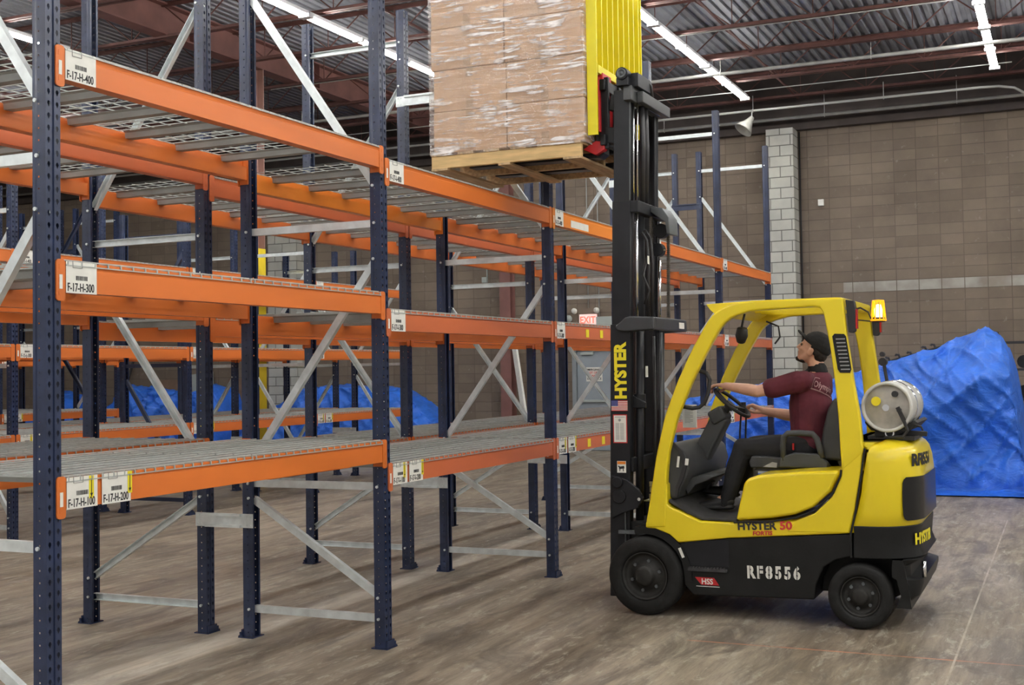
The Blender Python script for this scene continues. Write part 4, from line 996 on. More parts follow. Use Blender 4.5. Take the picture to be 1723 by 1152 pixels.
ct = MB(); sbox(ct, .04, .31, YM-.035, 2*YC-YM+.035, 1.945, 2.045)
ctie = MB().prism([(ms(2)+.045, 1.985), (ms(2)+.12, 2.045), (ms(2)+.16, 2.055), (ms(2)+.34, 2.045), (ms(2)+.345, 1.955), (ms(2)+.12, 1.945), (ms(2)+.06, 1.955)], YM-.03, YM+.06, 'y')
ctie.prism([(ms(2)+.045, 1.985), (ms(2)+.12, 2.045), (ms(2)+.16, 2.055), (ms(2)+.34, 2.045), (ms(2)+.345, 1.955), (ms(2)+.12, 1.945), (ms(2)+.06, 1.955)], 2*YC-YM-.06, 2*YC-YM+.03, 'y')
sbox(ctie, .285, .345, YM, 2*YC-YM, 1.955, 2.045)
ct_ = part('outer_cross_tie', ctie, MASTG if False else mat('tie_dark_grey', (.038, .041, .045), .4, 0, .1, 8), fk, bevel=.012, seg=3)
part('tie_plate', MB().box(ms(2)+.3465, ms(2)+.348, 4.62, 4.74, 1.975, 2.02), WHITE, ct_)
mt = MB(); sbox(mt, .138, .20, YM+.03, 2*YC-YM-.03, 2.80, 2.885)
part('middle_cross_tie', mt, MASTB, fk, bevel=.006)
pg = MB().prism([(ms(2.8)+.20, 2.87), (ms(2.8)+.29, 2.855), (ms(2.8)+.34, 2.78), (ms(2.8)+.345, 2.66), (ms(2.8)+.32, 2.66), (ms(2.8)+.31, 2.75), (ms(2.8)+.20, 2.83)], 4.40, 4.60, 'y')
part('hose_guard', pg, MASTG, fk, bevel=.006)
ch = MB(); sbox(ch, .10, .165, YM-.01, 2*YC-YM+.01, 3.60, 3.705); sbox(ch, .165, .215, YM+.10, 2*YC-YM+.01, 3.60, 3.68)
part('inner_crosshead', ch, mat('crosshead_grey', (.06, .064, .066), .4, 0, .1, 8), fk, bevel=.006)
tp = MB().box(ms(3.8)+.10, ms(3.8)+.20, 4.13, 4.42, 3.70, 3.80)
tp.cyl((ms(3.7)+.105, 4.05, 3.785), (ms(3.7)+.105, 4.14, 3.785), .046, n=24).box(ms(3.7)+.06, ms(3.7)+.15, 4.06, 4.13, 3.70, 3.76)
tpo = part('chain_anchor', tp, MASTB, fk, bevel=.005)
part('hose_sheave', MB().lathe((ms(3.7)+.105, 4.045, 3.785), (0, -1, 0), [(.034, -.01), (.034, .004), (.026, .004), (.022, -.004), (.010, -.004), (.010, .006), (0, .006)], 20), MASTG, tpo, smooth=True)
# cylinders, chains, hoses
def rod(x, y, z0, z1, r, m, nm): return part(nm, MB().cyl((ms(z0)+x, y, z0), (ms(z1)+x, y, z1), r, n=16), m, fk, smooth=True)
rod(.165, 4.20, 2.0, 2.86, .0125, WHITE if False else CHROME, 'lift_rod'); rod(.165, 4.70, 2.0, 2.50, .0125, CHROME, 'lift_rod')
rod(.14, 4.20, 2.88, 3.60, .008, CHROME, 'lift_rod'); rod(.165, 4.215, 2.88, 3.60, .006, CHROME, 'lift_rod')
rod(.18, 4.22, .25, 1.95, .030, MASTB, 'lift_cylinder'); rod(.18, 4.68, .25, 1.95, .030, MASTB, 'lift_cylinder'); rod(.09, 4.45, 1.0, 3.3, .045, MASTB, 'lift_cylinder')
part('cylinder_collar', MB().cyl((ms(1.5)+.18, 4.22, 1.42), (ms(1.5)+.18, 4.22, 1.50), .045, n=20).prism([(ms(1.5)+.10, 1.62), (ms(1.5)+.13, 1.50), (ms(1.5)+.24, 1.44), (ms(1.5)+.24, 1.40), (ms(1.5)+.08, 1.40)], 4.17, 4.20, 'y'), MASTB, fk, bevel=.005)
def chain(x, y, z0, z1):
    mb = MB(); z = z0
    while z < z1:
        sbox(mb, x-.010, x+.010, y-.014, y+.014, z, z+.011); sbox(mb, x-.006, x+.006, y-.011, y+.011, z+.011, z+.016); z += .016
    return part('lift_chain', mb, mat('chain_steel', (.13, .12, .10), .45, .6, .2, 30), fk)
chain(.19, 4.44, 2.06, 2.84); chain(.27, 4.60, 2.06, 2.72)
rod(.205, 4.62, .3, 1.95, .012, MASTG, 'hydraulic_pipe')
part('chain_sheave', MB().cyl((ms(2.7)+.24, 4.50, 2.70), (ms(2.7)+.24, 4.56, 2.70), .055, n=24).cyl((ms(2.6)+.22, 4.48, 2.56), (ms(2.6)+.22, 4.55, 2.56), .05, n=24), MASTB, fk, bevel=.006)
part('sheave_bolt', MB().cyl((ms(2.6)+.27, 4.49, 2.56), (ms(2.6)+.285, 4.49, 2.56), .010, n=8), CHROME, fk)
def hose(pts, r=.012): return part('hydraulic_hose', MB().tube([(ms(z)+x, y, z) for x, y, z in pts], r, 8), HOSE, fk, smooth=True)
hose([(.19, 4.36, 2.06), (.20, 4.36, 2.4), (.185, 4.36, 2.62), (.15, 4.34, 2.68)]); hose([(.21, 4.40, 2.06), (.215, 4.40, 2.45), (.20, 4.40, 2.64), (.16, 4.38, 2.70)])
hose([(.15, 4.30, .5), (.17, 4.30, 1.2), (.16, 4.31, 1.9)]); hose([(.19, 4.50, .6), (.20, 4.50, 1.3), (.19, 4.50, 1.92)]); hose([(.15, 4.36, 2.9), (.155, 4.36, 3.3), (.15, 4.34, 3.62)], .022); hose([(.15, 4.44, 2.9), (.155, 4.44, 3.3), (.15, 4.42, 3.62)], .022)
hose([(.12, 4.30, 3.6), (.14, 4.30, 3.74), (.17, 4.34, 3.79), (.20, 4.40, 3.76), (.205, 4.42, 3.68)], .014)
hose([(.18, 4.32, 2.15), (.22, 4.32, 2.25), (.17, 4.32, 2.36), (.20, 4.33, 2.5)], .009)
for i, y in enumerate((4.40, 4.47)):
    ft = MB()
    for z, r in ((.62, .013), (.66, .017), (.69, .012), (.73, .018), (.78, .013), (.82, .017)): ft.cyl((ms(z)+.205+i*.02, y, z), (ms(z)+.205+i*.02, y, z+.035), r, n=8)
    part('hose_fitting', ft, BRASS, fk)
part('fitting_plate', MB().box(ms(.7)+.16, ms(.7)+.25, 4.36, 4.52, .715, .722), BRASS, fk)
part('paper_tag', MB().box(ms(1.7)+.23, ms(1.7)+.232, 4.20, 4.25, 1.62, 1.70), WHITE, fk); part('paper_tag', MB().box(ms(2.5)+.21, ms(2.5)+.212, 4.30, 4.335, 2.44, 2.50), WHITE, fk)
bp_ = [(.905, .93), (1.02, .90), (1.11, .83), (1.145, .77), (1.10, .70), (.98, .66), (.90, .62)]
part('mast_bracket', MB().prism(bp_, YM-.03, YM, 'y').cyl((.965, YM-.045, .78), (.965, YM-.02, .78), .05, n=24).cyl((.955, YM-.05, .88), (.955, YM-.02, .88), .04, n=24), MASTB, fk, bevel=.006)
part('mast_bracket', MB().prism(bp_, 2*YC-YM, 2*YC-YM+.03, 'y'), MASTB, fk, bevel=.006)
part('bracket_pin', MB().cyl((1.115, YM-.04, .765), (1.115, YM-.03, .765), .012, n=12), CHROME, fk)
part('tilt_arm', MB().box(.96, 1.24, YM-.05, YM-.02, .52, .545).cyl((1.0, YM-.01, .3), (1.0, YM-.01, .9), .006), MASTG, fk)
for z0, z1 in ((.18, .38), (.95, 1.05)): part('mast_lower_tie', MB().box(ms(0)+.15, ms(0)+.19, 4.12, 4.78, z0, z1), MASTB, fk, bevel=.005)

# decals
dY = YM-.0012
part('mast_lettering', text_mb('HYSTER', .118, (1.018, dY, 1.468), (0, 0, 1), (-1, 0, 0), bold=.0058, sx=.96, shear=.0), YEL_ST, om, label='yellow lettering reading up the mast')
flg = part('flag_decal', MB().box(.905, 1.028, dY, dY+.001, 1.383, 1.458), WHITE, om, label='red, white and blue striped flag sticker')
stp = MB()
for k in range(7): stp.box(.905, 1.028, dY-.001, dY, 1.383+k*.01154-.0, 1.383+k*.01154+.0058)
part('flag_stripes', stp, RED_I, flg); part('flag_canton', MB().box(.905, .955, dY-.002, dY-.001, 1.418, 1.458), mat('flag_blue', (.04, .05, .25), .5), flg)
st2 = MB()
for a in range(5):
    for b_ in range(4): st2.box(.909+a*.009, .911+a*.009, dY-.0025, dY-.002, 1.422+b_*.009, 1.4245+b_*.009)
part('flag_stars', st2, WHITE, flg)
pl = part('data_plate', MB().box(.915, 1.022, dY, dY+.001, 1.155, 1.358), RED_I, om, label='white data plate with a red border')
part('plate_face', MB().box(.922, 1.015, dY-.001, dY, 1.162, 1.351), WHITE, pl)
pm = MB().cyl((.966, dY-.0016, 1.318), (.966, dY-.001, 1.318), .010, n=12)
for k in range(15):
    for a, b_ in ((.935, .962), (.968, .998)): pm.box(a, b_, dY-.0014, dY-.001, 1.292-k*.008, 1.2955-k*.008)
pm.box(.93, 1.005, dY-.0014, dY-.001, 1.338, 1.342)
part('plate_print', pm, INKG, pl)
wd = part('warning_decal', MB().box(.940, 1.008, dY, dY+.001, .945, 1.028), WHITE, om, label='white warning sticker with an orange band')
part('warning_band', MB().box(.943, 1.005, dY-.001, dY, 1.005, 1.025), OR_C, wd)
part('warning_pictogram', MB().beam((.955, dY, .978), (.995, dY, .985), .001, .018, (0, 0, 1)).beam((.96, dY, .955), (.962, dY, .975), .001, .006, (1, 0, 0)).beam((.988, dY, .955), (.986, dY, .98), .001, .006, (1, 0, 0)).beam((.948, dY, .992), (.962, dY, .985), .001, .008), INK, wd)
sY = YN-.0002
part('model_lettering', text_mb('HYSTER', .070, (1.874, sY, .604), (1, 0, .045), (-.045, 0, 1), bold=.0024, sx=1.06), INK, fk, label='black lettering on the yellow sill')
part('model_number', text_mb('50', .074, (2.158, sY, .616), (1, 0, .045), (-.045, 0, 1), bold=.0022, sx=1.12), RED_I, fk, label='red number on the yellow sill')
part('model_lettering', text_mb('FORTIS', .036, (1.975, sY, .5725), (1, 0, .045), (-.045, 0, 1), bold=.0012, sx=1.15, shear=.1), RED_I, fk, label='small red lettering on the yellow sill')
# stencilled fleet number: letters cut by narrow bridges
NUMX, NUMZ = 1.925, .290
fl_ = MB(); br_ = MB()
for k, ch_ in enumerate('RF8556'):
    cx_ = NUMX+.028+k*.0615
    t_ = text_mb(ch_, .108, (cx_, YN+.0185, NUMZ+k*.0012), (1, 0, .02), (-.02, 0, 1), bold=.0052, sx=.80, align='CENTER'); fl_.add(t_.v, t_.f)
    bx_ = cx_-.004 if ch_ != 'F' else cx_-.010
    if ch_ == 'F': br_.box(cx_-.006, cx_-.002, YN+.0160, YN+.0175, NUMZ, NUMZ+.09)
    elif ch_ == 'R': br_.box(cx_-.007, cx_-.003, YN+.0160, YN+.0175, NUMZ-.005, NUMZ+.095)
    elif ch_ == '8': br_.box(cx_-.0025, cx_+.0025, YN+.0160, YN+.0175, NUMZ-.005, NUMZ+.095)
    elif ch_ == '5': br_.box(cx_-.0025, cx_+.0025, YN+.0160, YN+.0175, NUMZ-.008, NUMZ+.058)
    else: br_.box(cx_-.0025, cx_+.0025, YN+.0160, YN+.0175, NUMZ-.005, NUMZ+.095)
part('fleet_number', fl_, WHITE, fk, label='white stencilled fleet number RF8556')
part('stencil_bridges', br_, TBLK, fk)
hs = part('dealer_sticker', MB().add([(1.565, YN+.0185, .275), (1.70, YN+.0185, .275), (1.735, YN+.0185, .225), (1.61, YN+.0185, .225)], [(0, 1, 2, 3)]), RED_P, fk, label='red dealer sticker with white letters HSS')
part('sticker_lettering', text_mb('HSS', .052, (1.652, YN+.0175, .231), (1, 0, 0), (0, 0, 1), bold=.0012, sx=.95, align='CENTER'), WHITE, hs)
part('sticker_line', MB().box(1.575, 1.738, YN+.0165, YN+.018, .213, .217), WHITE, hs)
part('small_sticker', MB().box(1.470, 1.49, YN-.001, YN+.001, .40, .47, Matrix.Rotation(-.4, 3, 'Y')), WHITE, fk)
def arc_text(txt, size, z, m, a0, xr, r, bold, nm, lab, sx=1.05):
    mb = text_mb(txt, size, (0, 0, 0), (1, 0, 0), (0, 0, 1), bold=bold, sx=sx)
    for p in mb.v:
        a = a0+p.x/r; off = -p.y+.002; ex = max(0, a-PI/2)*r; a = min(a, PI/2)
        x = xr-r+(r+off)*math.sin(a)+(.020*min(1, ex/.12) if ex else 0)+.008*math.sin(a); y = YN+r-(r+off)*math.cos(a)+ex
        p.z += z; p.x = x; p.y = y
    return part(nm, mb, m, fk, label=lab)
arc_text('RF8556', .105, 1.035, INK, .95, 3.142+D_+.004, .27, .004, 'rear_fleet_number', 'black stencilled number on the counterweight')
arc_text('HYSTER', .095, .535, YEL_ST, 1.05, 3.128+D_+.010, .27, .004, 'rear_lettering', 'yellow lettering on the black counterweight corner')

# carriage, forks and load backrest
cr = MB().box(.845, .885, 4.12, 4.80, 3.70, 3.78).box(.845, .885, 4.12, 4.80, 3.30, 3.38)
for y in (4.17, 4.40, 4.52, 4.72): cr.box(.80, .90, y-.018, y+.018, 3.28, 3.80)
part('carriage', cr, MASTB, fk, bevel=.005)
part('carriage_roller_arm', MB().beam((.90, 4.20, 3.62), (.98, 4.20, 3.60), .06, .12).beam((.90, 4.70, 3.62), (.98, 4.70, 3.60), .06, .12).beam((.86, 4.19, 3.38), (.985, 4.19, 3.36), .08, .12).beam((.86, 4.71, 3.38), (.985, 4.71, 3.36), .08, .12), MASTB, fk, bevel=.01)
part('side_shifter', MB().box(.825, .845, 4.12, 4.80, 3.40, 3.80).box(.80, .87, 4.13, 4.30, 3.78, 3.83).box(.80, .87, 4.60, 4.77, 3.78, 3.83).prism([(.70, 3.285), (.80, 3.235), (.87, 3.27), (.87, 3.33), (.80, 3.34)], 4.14, 4.20, 'y').prism([(.76, 3.285), (.80, 3.235), (.87, 3.27), (.87, 3.33), (.80, 3.34)], 4.70, 4.76, 'y'), RED_P, fk, bevel=.006)
for y in (4.235, 4.665):
    part('fork', MB().prism([(-.26, 3.232), (.81, 3.222), (.85, 3.25), (.85, 3.74), (.81, 3.74), (.805, 3.262), (-.26, 3.242)], y-.055, y+.055, 'y'), MASTB, fk, bevel=.004)
bx0, bx1 = .792, .862
br = MB().box(bx0-.025, bx1-.025, 4.055, 4.069, 3.365, 4.92)
brs = part('load_backrest', MB().box(bx0, bx1, 4.07, 4.98, 3.815, 3.875), TYEL2, fk, bevel=.004)
part('backrest_top_rail', MB().box(bx0, bx1, 4.07, 4.98, 4.86, 4.92), TYEL2, brs)
part('backrest_side_plate', MB().prism([(4.045, 3.365), (4.06, 3.365), (4.06, 4.92), (4.045, 4.92)], bx0-.010, bx1-.004, 'x'), TYEL2, brs)
part('backrest_side_plate', MB().box(bx0, bx1, 4.985, 5.0, 3.365, 4.92), TYEL2, brs)
for k in range(8):
    y = 4.16+k*.112
    part('backrest_bar', MB().box(bx0+.005, bx1-.004, y-.007, y+.007, 3.875, 4.86), TYEL2, brs)

# ================================================================== PALLET AND LOAD
pz = 3.202
pt = empty('wooden_pallet', (.12, 4.49, pz), 'wooden pallet carried high on the forks', 'pallet')
for i, y in enumerate((4.02, 4.46, 4.91)):
    part('stringer', MB().box(-.495, .735, y, y+.038, pz+.017, pz+.108), WOODL if i == 0 else WOODD, pt, bevel=.002)
for x in (-.495, -.27, -.05, .17, .39, .605):
    part('deck_board', MB().box(x, x+.13, 4.015, 4.955, pz+.1085, pz+.128), WOODD, pt, bevel=.002)
for x, w_ in ((-.495, .14), (.07, .10), (.595, .14)):
    part('bottom_board', MB().box(x, x+w_, 4.015, 4.955, pz-.001, pz+.0165), WOODD, pt, bevel=.002)
bz = pz+.130
lay = ['bottom', 'second', 'third', 'top']
random.seed(5)
for L_ in range(4):
    z0 = bz+L_*.3165; z1 = z0+.3155
    for ix in range(2):
        for iy in range(2):
            ox = -.478+ix*.622+(-.012 if L_ >= 2 else 0)+random.uniform(-.003, .003); oy = 4.025+iy*.463+random.uniform(-.002, .003)+(.004 if L_ == 1 else 0)
            b = part('cardboard_box', MB().box(ox, ox+.615, oy, oy+.458, z0, z1-.002), CARD, None, bevel=.006)
            tag(b, 'brown cardboard box, %s layer, %s %s corner of the wrapped load' % (lay[L_], 'near' if iy == 0 else 'far', 'left' if ix == 0 else 'right'), 'box', 'cardboard boxes on the raised pallet')
            cx_ = ox+.3075
            part('packing_tape', MB().box(cx_-.03, cx_+.03, oy-.0008, oy+.0, z0+.01, z0+.09).box(cx_-.03, cx_+.03, oy-.0008, oy, z1-.07, z1-.006).box(ox+.615, ox+.6158, oy+.2, oy+.26, z0+.01, z0+.09), CARDT, b)
def film():
    x0, x1, y0, y1, z0, z1 = -.502, .775, 4.008, 4.962, bz-.02, bz+4*.3165+.004
    per = []; n1, n2 = 60, 44
    for k in range(n1): per.append((x0+(x1-x0)*k/n1, y0, 0, -1))
    for k in range(n2): per.append((x1, y0+(y1-y0)*k/n2, 1, 0))
    for k in range(n1): per.append((x1-(x1-x0)*k/n1, y1, 0, 1))
    for k in range(n2): per.append((x0, y1-(y1-y0)*k/n2, -1, 0))
    nz = 90; vs = []
    for j in range(nz+1):
        z = z0+(z1-z0)*j/nz
        for x, y, nx_, ny_ in per:
            q = Vector((x*1.6, y*1.6, z*7-(x-y)*1.2)); d = .0035*noise.noise(q*2.2)+.0025*noise.noise(q*6)
            pull = .004*math.cos((z-bz)/.3165*2*PI)
            k_ = d-pull*.6+.003
            vs.append((x+nx_*k_, y+ny_*k_, z))
    n = len(per); fs = [(j*n+i, j*n+(i+1) % n, (j+1)*n+(i+1) % n, (j+1)*n+i) for j in range(nz) for i in range(n)]
    return MB().add(vs, fs)
fo = part('stretch_wrap', film(), wrap_mat(), smooth=True)
tag(fo, 'clear stretch film wound around the stack of boxes on the raised pallet', 'plastic wrap')

# ================================================================== THE DRIVER
def ell(c, r, R=None, n=10):
    c = Vector(c); r = (r, r, r) if isinstance(r, (int, float)) else r; out = []
    for i in range(n+1):
        th = PI*i/n
        for j in range(2*n):
            ph = PI*j/n; d = Vector((r[0]*math.sin(th)*math.cos(ph), r[1]*math.sin(th)*math.sin(ph), r[2]*math.cos(th)))
            out.append(c+(R @ d if R else d))
    return out
def blob_mesh(name, hulls, m, voxel=.006, smooth=6, factor=.5):
    """union of convex hulls fused into one continuous skin"""
    bm = bmesh.new()
    for pts in hulls:
        vs = [bm.verts.new(p) for p in pts]
        r = bmesh.ops.convex_hull(bm, input=vs)
        bmesh.ops.delete(bm, geom=list({g for g in r['geom_interior'] if isinstance(g, bmesh.types.BMVert)}), context='VERTS')
    me = bpy.data.meshes.new('tmp'); bm.to_mesh(me); bm.free()
    ob = bpy.data.objects.new('tmp', me); C.objects.link(ob)
    md = ob.modifiers.new('r', 'REMESH'); md.mode = 'VOXEL'; md.voxel_size = voxel; md.use_smooth_shade = True
    sm = ob.modifiers.new('s', 'SMOOTH'); sm.iterations = smooth; sm.factor = factor
    dg = bpy.context.evaluated_depsgraph_get(); dg.update()
    out = bpy.data.meshes.new_from_object(ob.evaluated_get(dg))
    bpy.data.objects.remove(ob); bpy.data.meshes.remove(me)
    return out
def blob(name, hulls, m, parent, voxel=.006, smooth=6, label=None, rough=None):
    me = blob_mesh(name, hulls, m, voxel, smooth)
    xs = [v.co for v in me.vertices]
    c = sum(xs, Vector())/len(xs)
    for v in me.vertices: 
        p = v.co.copy()
        if rough: p += v.normal*rough[0]*noise.noise(Vector((p.x, p.y*.7, p.z))*rough[1])
        v.co = p-c
    me.name = name; me.materials.clear(); me.materials.append(m); me.polygons.foreach_set('use_smooth', [True]*len(me.polygons))
    for p in me.polygons: p.material_index = 0
    o = bpy.data.objects.new(name, me); C.objects.link(o); o.parent = parent; o.location = c-wloc(parent)
    if label: o['label'] = label
    return o
def cap_(a, ra, b, rb, n=6): return ell(a, ra, None, n)+ell(b, rb, None, n)
def chainh(pts, n=6): return [cap_(pts[i][0], pts[i][1], pts[i+1][0], pts[i+1][1], n) for i in range(len(pts)-1)]
pe = empty('person', (2.25, YC, .672), 'person in maroon shirt and black cap driving the forklift, looking up at the load', 'person')
Hc = Vector((2.285, YC, 1.79)); HR = Matrix(((-.902, 0, .432), (0, -1, 0), (.432, 0, .902))).transposed()   # columns: forward, side, up
def hp(f, s, u): return Hc+HR @ Vector((f, s, u))
def he(f, s, u, r, n=7): return ell(hp(f, s, u), r, HR, n)
head = [he(-.006, 0, .028, (.096, .076, .092)),
        he(.040, 0, -.010, (.050, .060, .070))+he(.052, 0, -.085, (.028, .032, .028)),
        he(.0, .0, -.02, (.075, .068, .07))+he(.045, 0, -.08, (.03, .045, .03)),
        he(.082, 0, .022, (.010, .048, .012), 5),
        he(.090, 0, .012, (.008, .009, .010), 5)+he(.106, 0, -.022, (.010, .012, .010), 5),
        he(.088, 0, -.028, (.010, .017, .010), 5),
        he(.080, 0, -.052, (.012, .022, .010), 5), he(.076, 0, -.064, (.011, .019, .008), 5),
        he(.072, 0, -.098, (.016, .018, .014), 5)]
for s in (-1, 1):
    head += [he(-.004, s*.077, -.012, (.020, .010, .032), 6), he(-.010, s*.083, .000, (.016, .006, .020), 5), he(.062, s*.036, -.018, (.022, .020, .018), 5)]
neck = [cap_(hp(-.03, 0, -.05), .056, (2.315, YC, 1.655), .060), cap_((2.315, YC, 1.655), .060, (2.31, YC, 1.58), .085)]
torso = [ell((2.265, YC, 1.43), (.125, .165, .16))+ell((2.265, YC, 1.20), (.115, .15, .10)), ell((2.265, YC, 1.55), (.105, .15, .07)),
         cap_((2.245, 4.28, 1.575), .062, (2.245, 4.62, 1.565), .062), ell((2.27, YC, 1.12), (.13, .17, .09))]
shL, elL, wrL = Vector((2.215, 4.262, 1.572)), Vector((1.945, 4.215, 1.512)), Vector((1.680, 4.345, 1.548))
shR, elR, wrR = Vector((2.215, 4.645, 1.56)), Vector((2.105, 4.715, 1.315)), Vector((1.872, 4.655, 1.360))
armL = chainh([(shL, .060), (shL.lerp(elL, .5), .052), (elL, .042)])+chainh([(elL, .043), (elL.lerp(wrL, .3), .043), (wrL, .027)])
armR = chainh([(shR, .060), (shR.lerp(elR, .5), .052), (elR, .042)])+chainh([(elR, .043), (elR.lerp(wrR, .3), .043), (wrR, .027)])
handL = [ell(wrL, (.026, .026, .020))+ell((1.622, 4.425, 1.556), (.018, .016, .012), None, 5)+ell((1.618, 4.362, 1.556), (.018, .016, .012), None, 5)]
for k in range(4):
    y = 4.352+.0245*k; l = (.86, 1.0, .97, .85)[k if True else 0]
    handL += chainh([((1.622, y, 1.556), .0105), ((1.622-.040*l, y+.002, 1.553), .0098), ((1.556, y+.003, 1.532-.004*l), .0090), ((1.560, y+.003, 1.508-.010*l), .0080)], 5)
handL += chainh([((1.668, 4.385, 1.545), .014), ((1.645, 4.430, 1.525), .0125), ((1.615, 4.452, 1.510), .0105), ((1.592, 4.455, 1.500), .009)], 5)
handR = [ell(wrR, (.026, .022, .024))+ell((1.800, 4.620, 1.402), (.018, .014, .014), None, 5)+ell((1.800, 4.685, 1.392), (.018, .014, .014), None, 5)]
for k in range(4):
    y = 4.613+.0235*k; l = (.9, 1, .96, .82)[k]
    handR += chainh([((1.800, y, 1.404-.002*k), .0105), ((1.800-.034*l, y, 1.398), .0098), ((1.752, y, 1.374), .0090), ((1.762, y, 1.350), .0080)], 5)
handR += chainh([((1.850, 4.640, 1.350), .014), ((1.815, 4.605, 1.352), .0125), ((1.785, 4.598, 1.362), .0105), ((1.764, 4.602, 1.366), .009)], 5)
legs = []
kL, kR = Vector((1.815, 4.285, 1.112)), Vector((1.815, 4.60, 1.108)); aL, aR = Vector((1.685, 4.27, .765)), Vector((1.640, 4.585, .815))
for hpv, kn, an in (((2.24, 4.35, 1.12), kL, aL), ((2.24, 4.55, 1.12), kR, aR)):
    legs += chainh([(Vector(hpv), .085), (Vector(hpv).lerp(kn, .5), .075), (kn, .055)])+chainh([(kn, .055), (kn.lerp(an, .35), .052), (an, .036)])
    legs += [ell(an, .036)+ell(an+Vector((-.10, 0, -.045)), (.035, .028, .020))]
body = blob('body', head+neck+torso+armL+armR+handL+handR+legs, SKIN, pe, .0052, 5)
SR = 1.12
shirt = [ell((2.262, YC, 1.43), (.148, .190, .16))+ell((2.262, YC, 1.22), (.145, .178, .10)), ell((2.265, YC, 1.55), (.130, .165, .062))+ell((2.262, YC, 1.43), (.145, .185, .10)),
         ell((2.318, YC, 1.585), (.095, .130, .062))+ell((2.285, YC, 1.50), (.13, .17, .06)), ell((2.312, YC, 1.618), (.070, .078, .030))+ell((2.29, YC, 1.58), (.11, .15, .03)),
         cap_((2.250, 4.285, 1.578), .075, (2.250, 4.615, 1.568), .075), ell((2.272, YC, 1.14), (.150, .185, .085))]
for sh, el, e in ((shL, elL, .66), (shR, elR, .58)):
    d = (el-sh).normalized(); q = sh.lerp(el, e)
    shirt += [cap_(sh, .078, sh.lerp(el, .35), .074), cap_(sh.lerp(el, .35), .074, q, .070)]
so = blob('shirt', shirt, SHIRT, pe, .008, 5, rough=(.010, 9))
co = blob('collar', [cap_((2.318, YC, 1.640), .070, (2.308, YC, 1.668), .062), ell((2.25, YC, 1.632), (.045, .050, .018))+ell((2.29, YC, 1.655), (.05, .06, .016))], CAPM, pe, .005, 3, label='black shirt collar')
tr = [ell((2.255, YC, 1.115), (.155, .190, .095))]
for hpv, kn, an in (((2.24, 4.345, 1.11), kL, aL), ((2.24, 4.555, 1.11), kR, aR)):
    tr += chainh([(Vector(hpv), .100), (Vector(hpv).lerp(kn, .5), .090), (kn, .074)])+chainh([(kn, .074), (kn.lerp(an, .35), .070), (an+Vector((.000, 0, -.034)), .052)])
blob('trousers', tr, TROUS, pe, .008, 5, rough=(.010, 8))
for an, nm in ((aL, 'left'), (aR, 'right')):
    zz_ = -.058 if an is aL else -.030
    s_ = blob('shoe', [ell(an+Vector((.015, 0, -.02)), (.050, .044, .040))+ell(an+Vector((-.07, 0, -.035)), (.06, .042, .038)), ell(an+Vector((-.07, 0, -.035)), (.06, .042, .035))+ell(an+Vector((-.175, 0, zz_)), (.048, .044, .026)),
                       ell(an+Vector((.02, 0, -.060)), (.046, .042, .020))+ell(an+Vector((-.175, 0, zz_-.010)), (.052, .046, .018))], SHOE, pe, .005, 3)
# cap, hair
capm = [he(-.016, 0, .042, (.108, .090, .100), 9)]
cb_ = blob_mesh('cap', capm, CAPM, .006, 2)
bm = bmesh.new(); bm.from_mesh(cb_)
cn = HR @ Vector((-.22, 0, 1)).normalized()
bmesh.ops.bisect_plane(bm, geom=bm.verts[:]+bm.edges[:]+bm.faces[:], plane_co=hp(.06, 0, .045), plane_no=cn, clear_inner=True)
bmesh.ops.holes_fill(bm, edges=[e for e in bm.edges if e.is_boundary]); bm.to_mesh(cb_); bm.free()
cpart = MB().add([v.co.copy() for v in cb_.vertices], [tuple(p.vertices) for p in cb_.polygons])
cap_o = part('cap', cpart, CAPM, pe, smooth=True)
bmv = MB(); NB = 14; vs = []
for j, (f0, f1) in enumerate(((0, 0),)):
    pass
for k in range(NB+1):
    a = -1.25+2.5*k/NB; s_ = math.sin(a)*.080
    f_in = .045+.035*math.cos(a); f_out = .072+.078*math.cos(a)**.7 if math.cos(a) > 0 else .07
    for t in (0, .5, 1):
        f = f_in+(f_out-f_in)*t; u = .066+.020*t-(s_**2)*2.6
        for du in (0, .004): vs.append(hp(f, s_, u+du))
n6 = 6; fs = []
for k in range(NB):
    o_ = k*n6; q = o_+n6
    for a, b in ((0, 2), (2, 4)): fs += [(o_+a, q+a, q+b, o_+b), (o_+a+1, o_+b+1, q+b+1, q+a+1)]
    fs += [(o_+4, q+4, q+5, o_+5), (o_, o_+1, q+1, q)]
part('cap_brim', bmv.add(vs, fs), CAPM, cap_o, smooth=True)
hair = [he(-.060, 0, -.010, (.052, .072, .060))+he(-.055, 0, -.045, (.036, .052, .030)), he(-.015, -.070, .020, (.026, .014, .022), 5)+he(-.045, -.066, .0, (.03, .014, .03), 5), he(-.015, .070, .020, (.026, .014, .022), 5)+he(-.045, .066, .0, (.03, .014, .03), 5)]
blob('hair', hair, HAIR, pe, .005, 2, rough=(.003, 60))
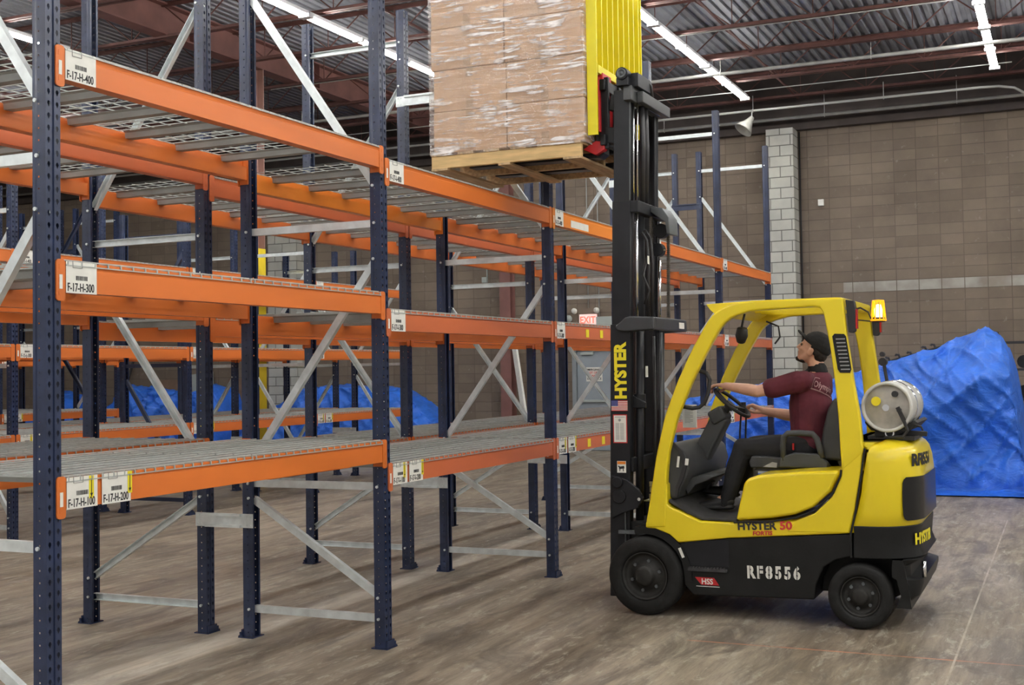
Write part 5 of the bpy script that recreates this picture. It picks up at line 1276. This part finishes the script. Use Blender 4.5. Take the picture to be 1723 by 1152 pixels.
for s in (-1, 1):
    e_ = part('eye', MB().add(ell(hp(.080, s*.032, .008), .0105, None, 6), [(i*12+j, i*12+(j+1) % 12, (i+1)*12+(j+1) % 12, (i+1)*12+j) for i in range(6) for j in range(12)]), mat('eye_dark', (.10, .07, .055), .2), pe, smooth=True)
    part('eyebrow', MB().beam(hp(.092, s*.018, .030), hp(.086, s*.048, .030), .008, .006), HAIR, pe)
blob('beard', [he(.070, 0, -.096, (.021, .024, .018), 5)+he(.030, 0, -.092, (.02, .048, .02), 5)], HAIR, pe, .005, 2, label='short dark chin beard')
# lettering on the back of the shirt, laid on the cloth
from mathutils.bvhtree import BVHTree
def on_cloth(mb, obj, dirv):
    me = obj.data; off = wloc(obj)
    tree = BVHTree.FromPolygons([v.co+off for v in me.vertices], [tuple(p.vertices) for p in me.polygons])
    dirv = Vector(dirv).normalized()
    for p in mb.v:
        hit = tree.ray_cast(p-dirv*.5, dirv)
        if hit[0] is not None:
            q = hit[0]-dirv*.006
            p.x, p.y, p.z = q.x, q.y, q.z
    return mb
dv = Vector((-.75, .66, 0)).normalized(); xd = Vector((.66, .75, 0)).normalized(); xd = (xd+Vector((0, 0, -.35))).normalized(); yd = Vector((0, 0, 1)); yd = (yd-xd*yd.dot(xd)).normalized()
og = Vector((2.315, 4.28, 1.545))
def subdiv(mb, n=1):
    me = mb.mesh('t', INK); bm = bmesh.new(); bm.from_mesh(me); bmesh.ops.triangulate(bm, faces=bm.faces)
    bmesh.ops.subdivide_edges(bm, edges=[e for e in bm.edges if e.calc_length() > .012], cuts=n); bmesh.ops.triangulate(bm, faces=bm.faces)
    o = MB().add([v.co.copy() for v in bm.verts], [tuple(v.index for v in f.verts) for f in bm.faces]); bm.free(); return o
tb = text_mb('Olympia', .060, og, xd, yd, sx=.85, bold=.0010)
tb.beam(og-xd*.01-yd*.022, og+xd*.22-yd*.022, .001, .008, yd)
on_cloth(subdiv(tb, 2), so, dv); tb2 = on_cloth(subdiv(tb, 2), so, dv)
part('shirt_lettering', tb2, PRINT, so, label='pale lettering with an underline across the upper back')
arc = MB().tube([og+xd*(.028+.048*math.cos(a))+yd*(.02+.045*math.sin(a)) for a in [math.radians(75+k*13) for k in range(14)]], .0014, 5)
part('shirt_emblem', on_cloth(arc, so, dv), PRINT, so)
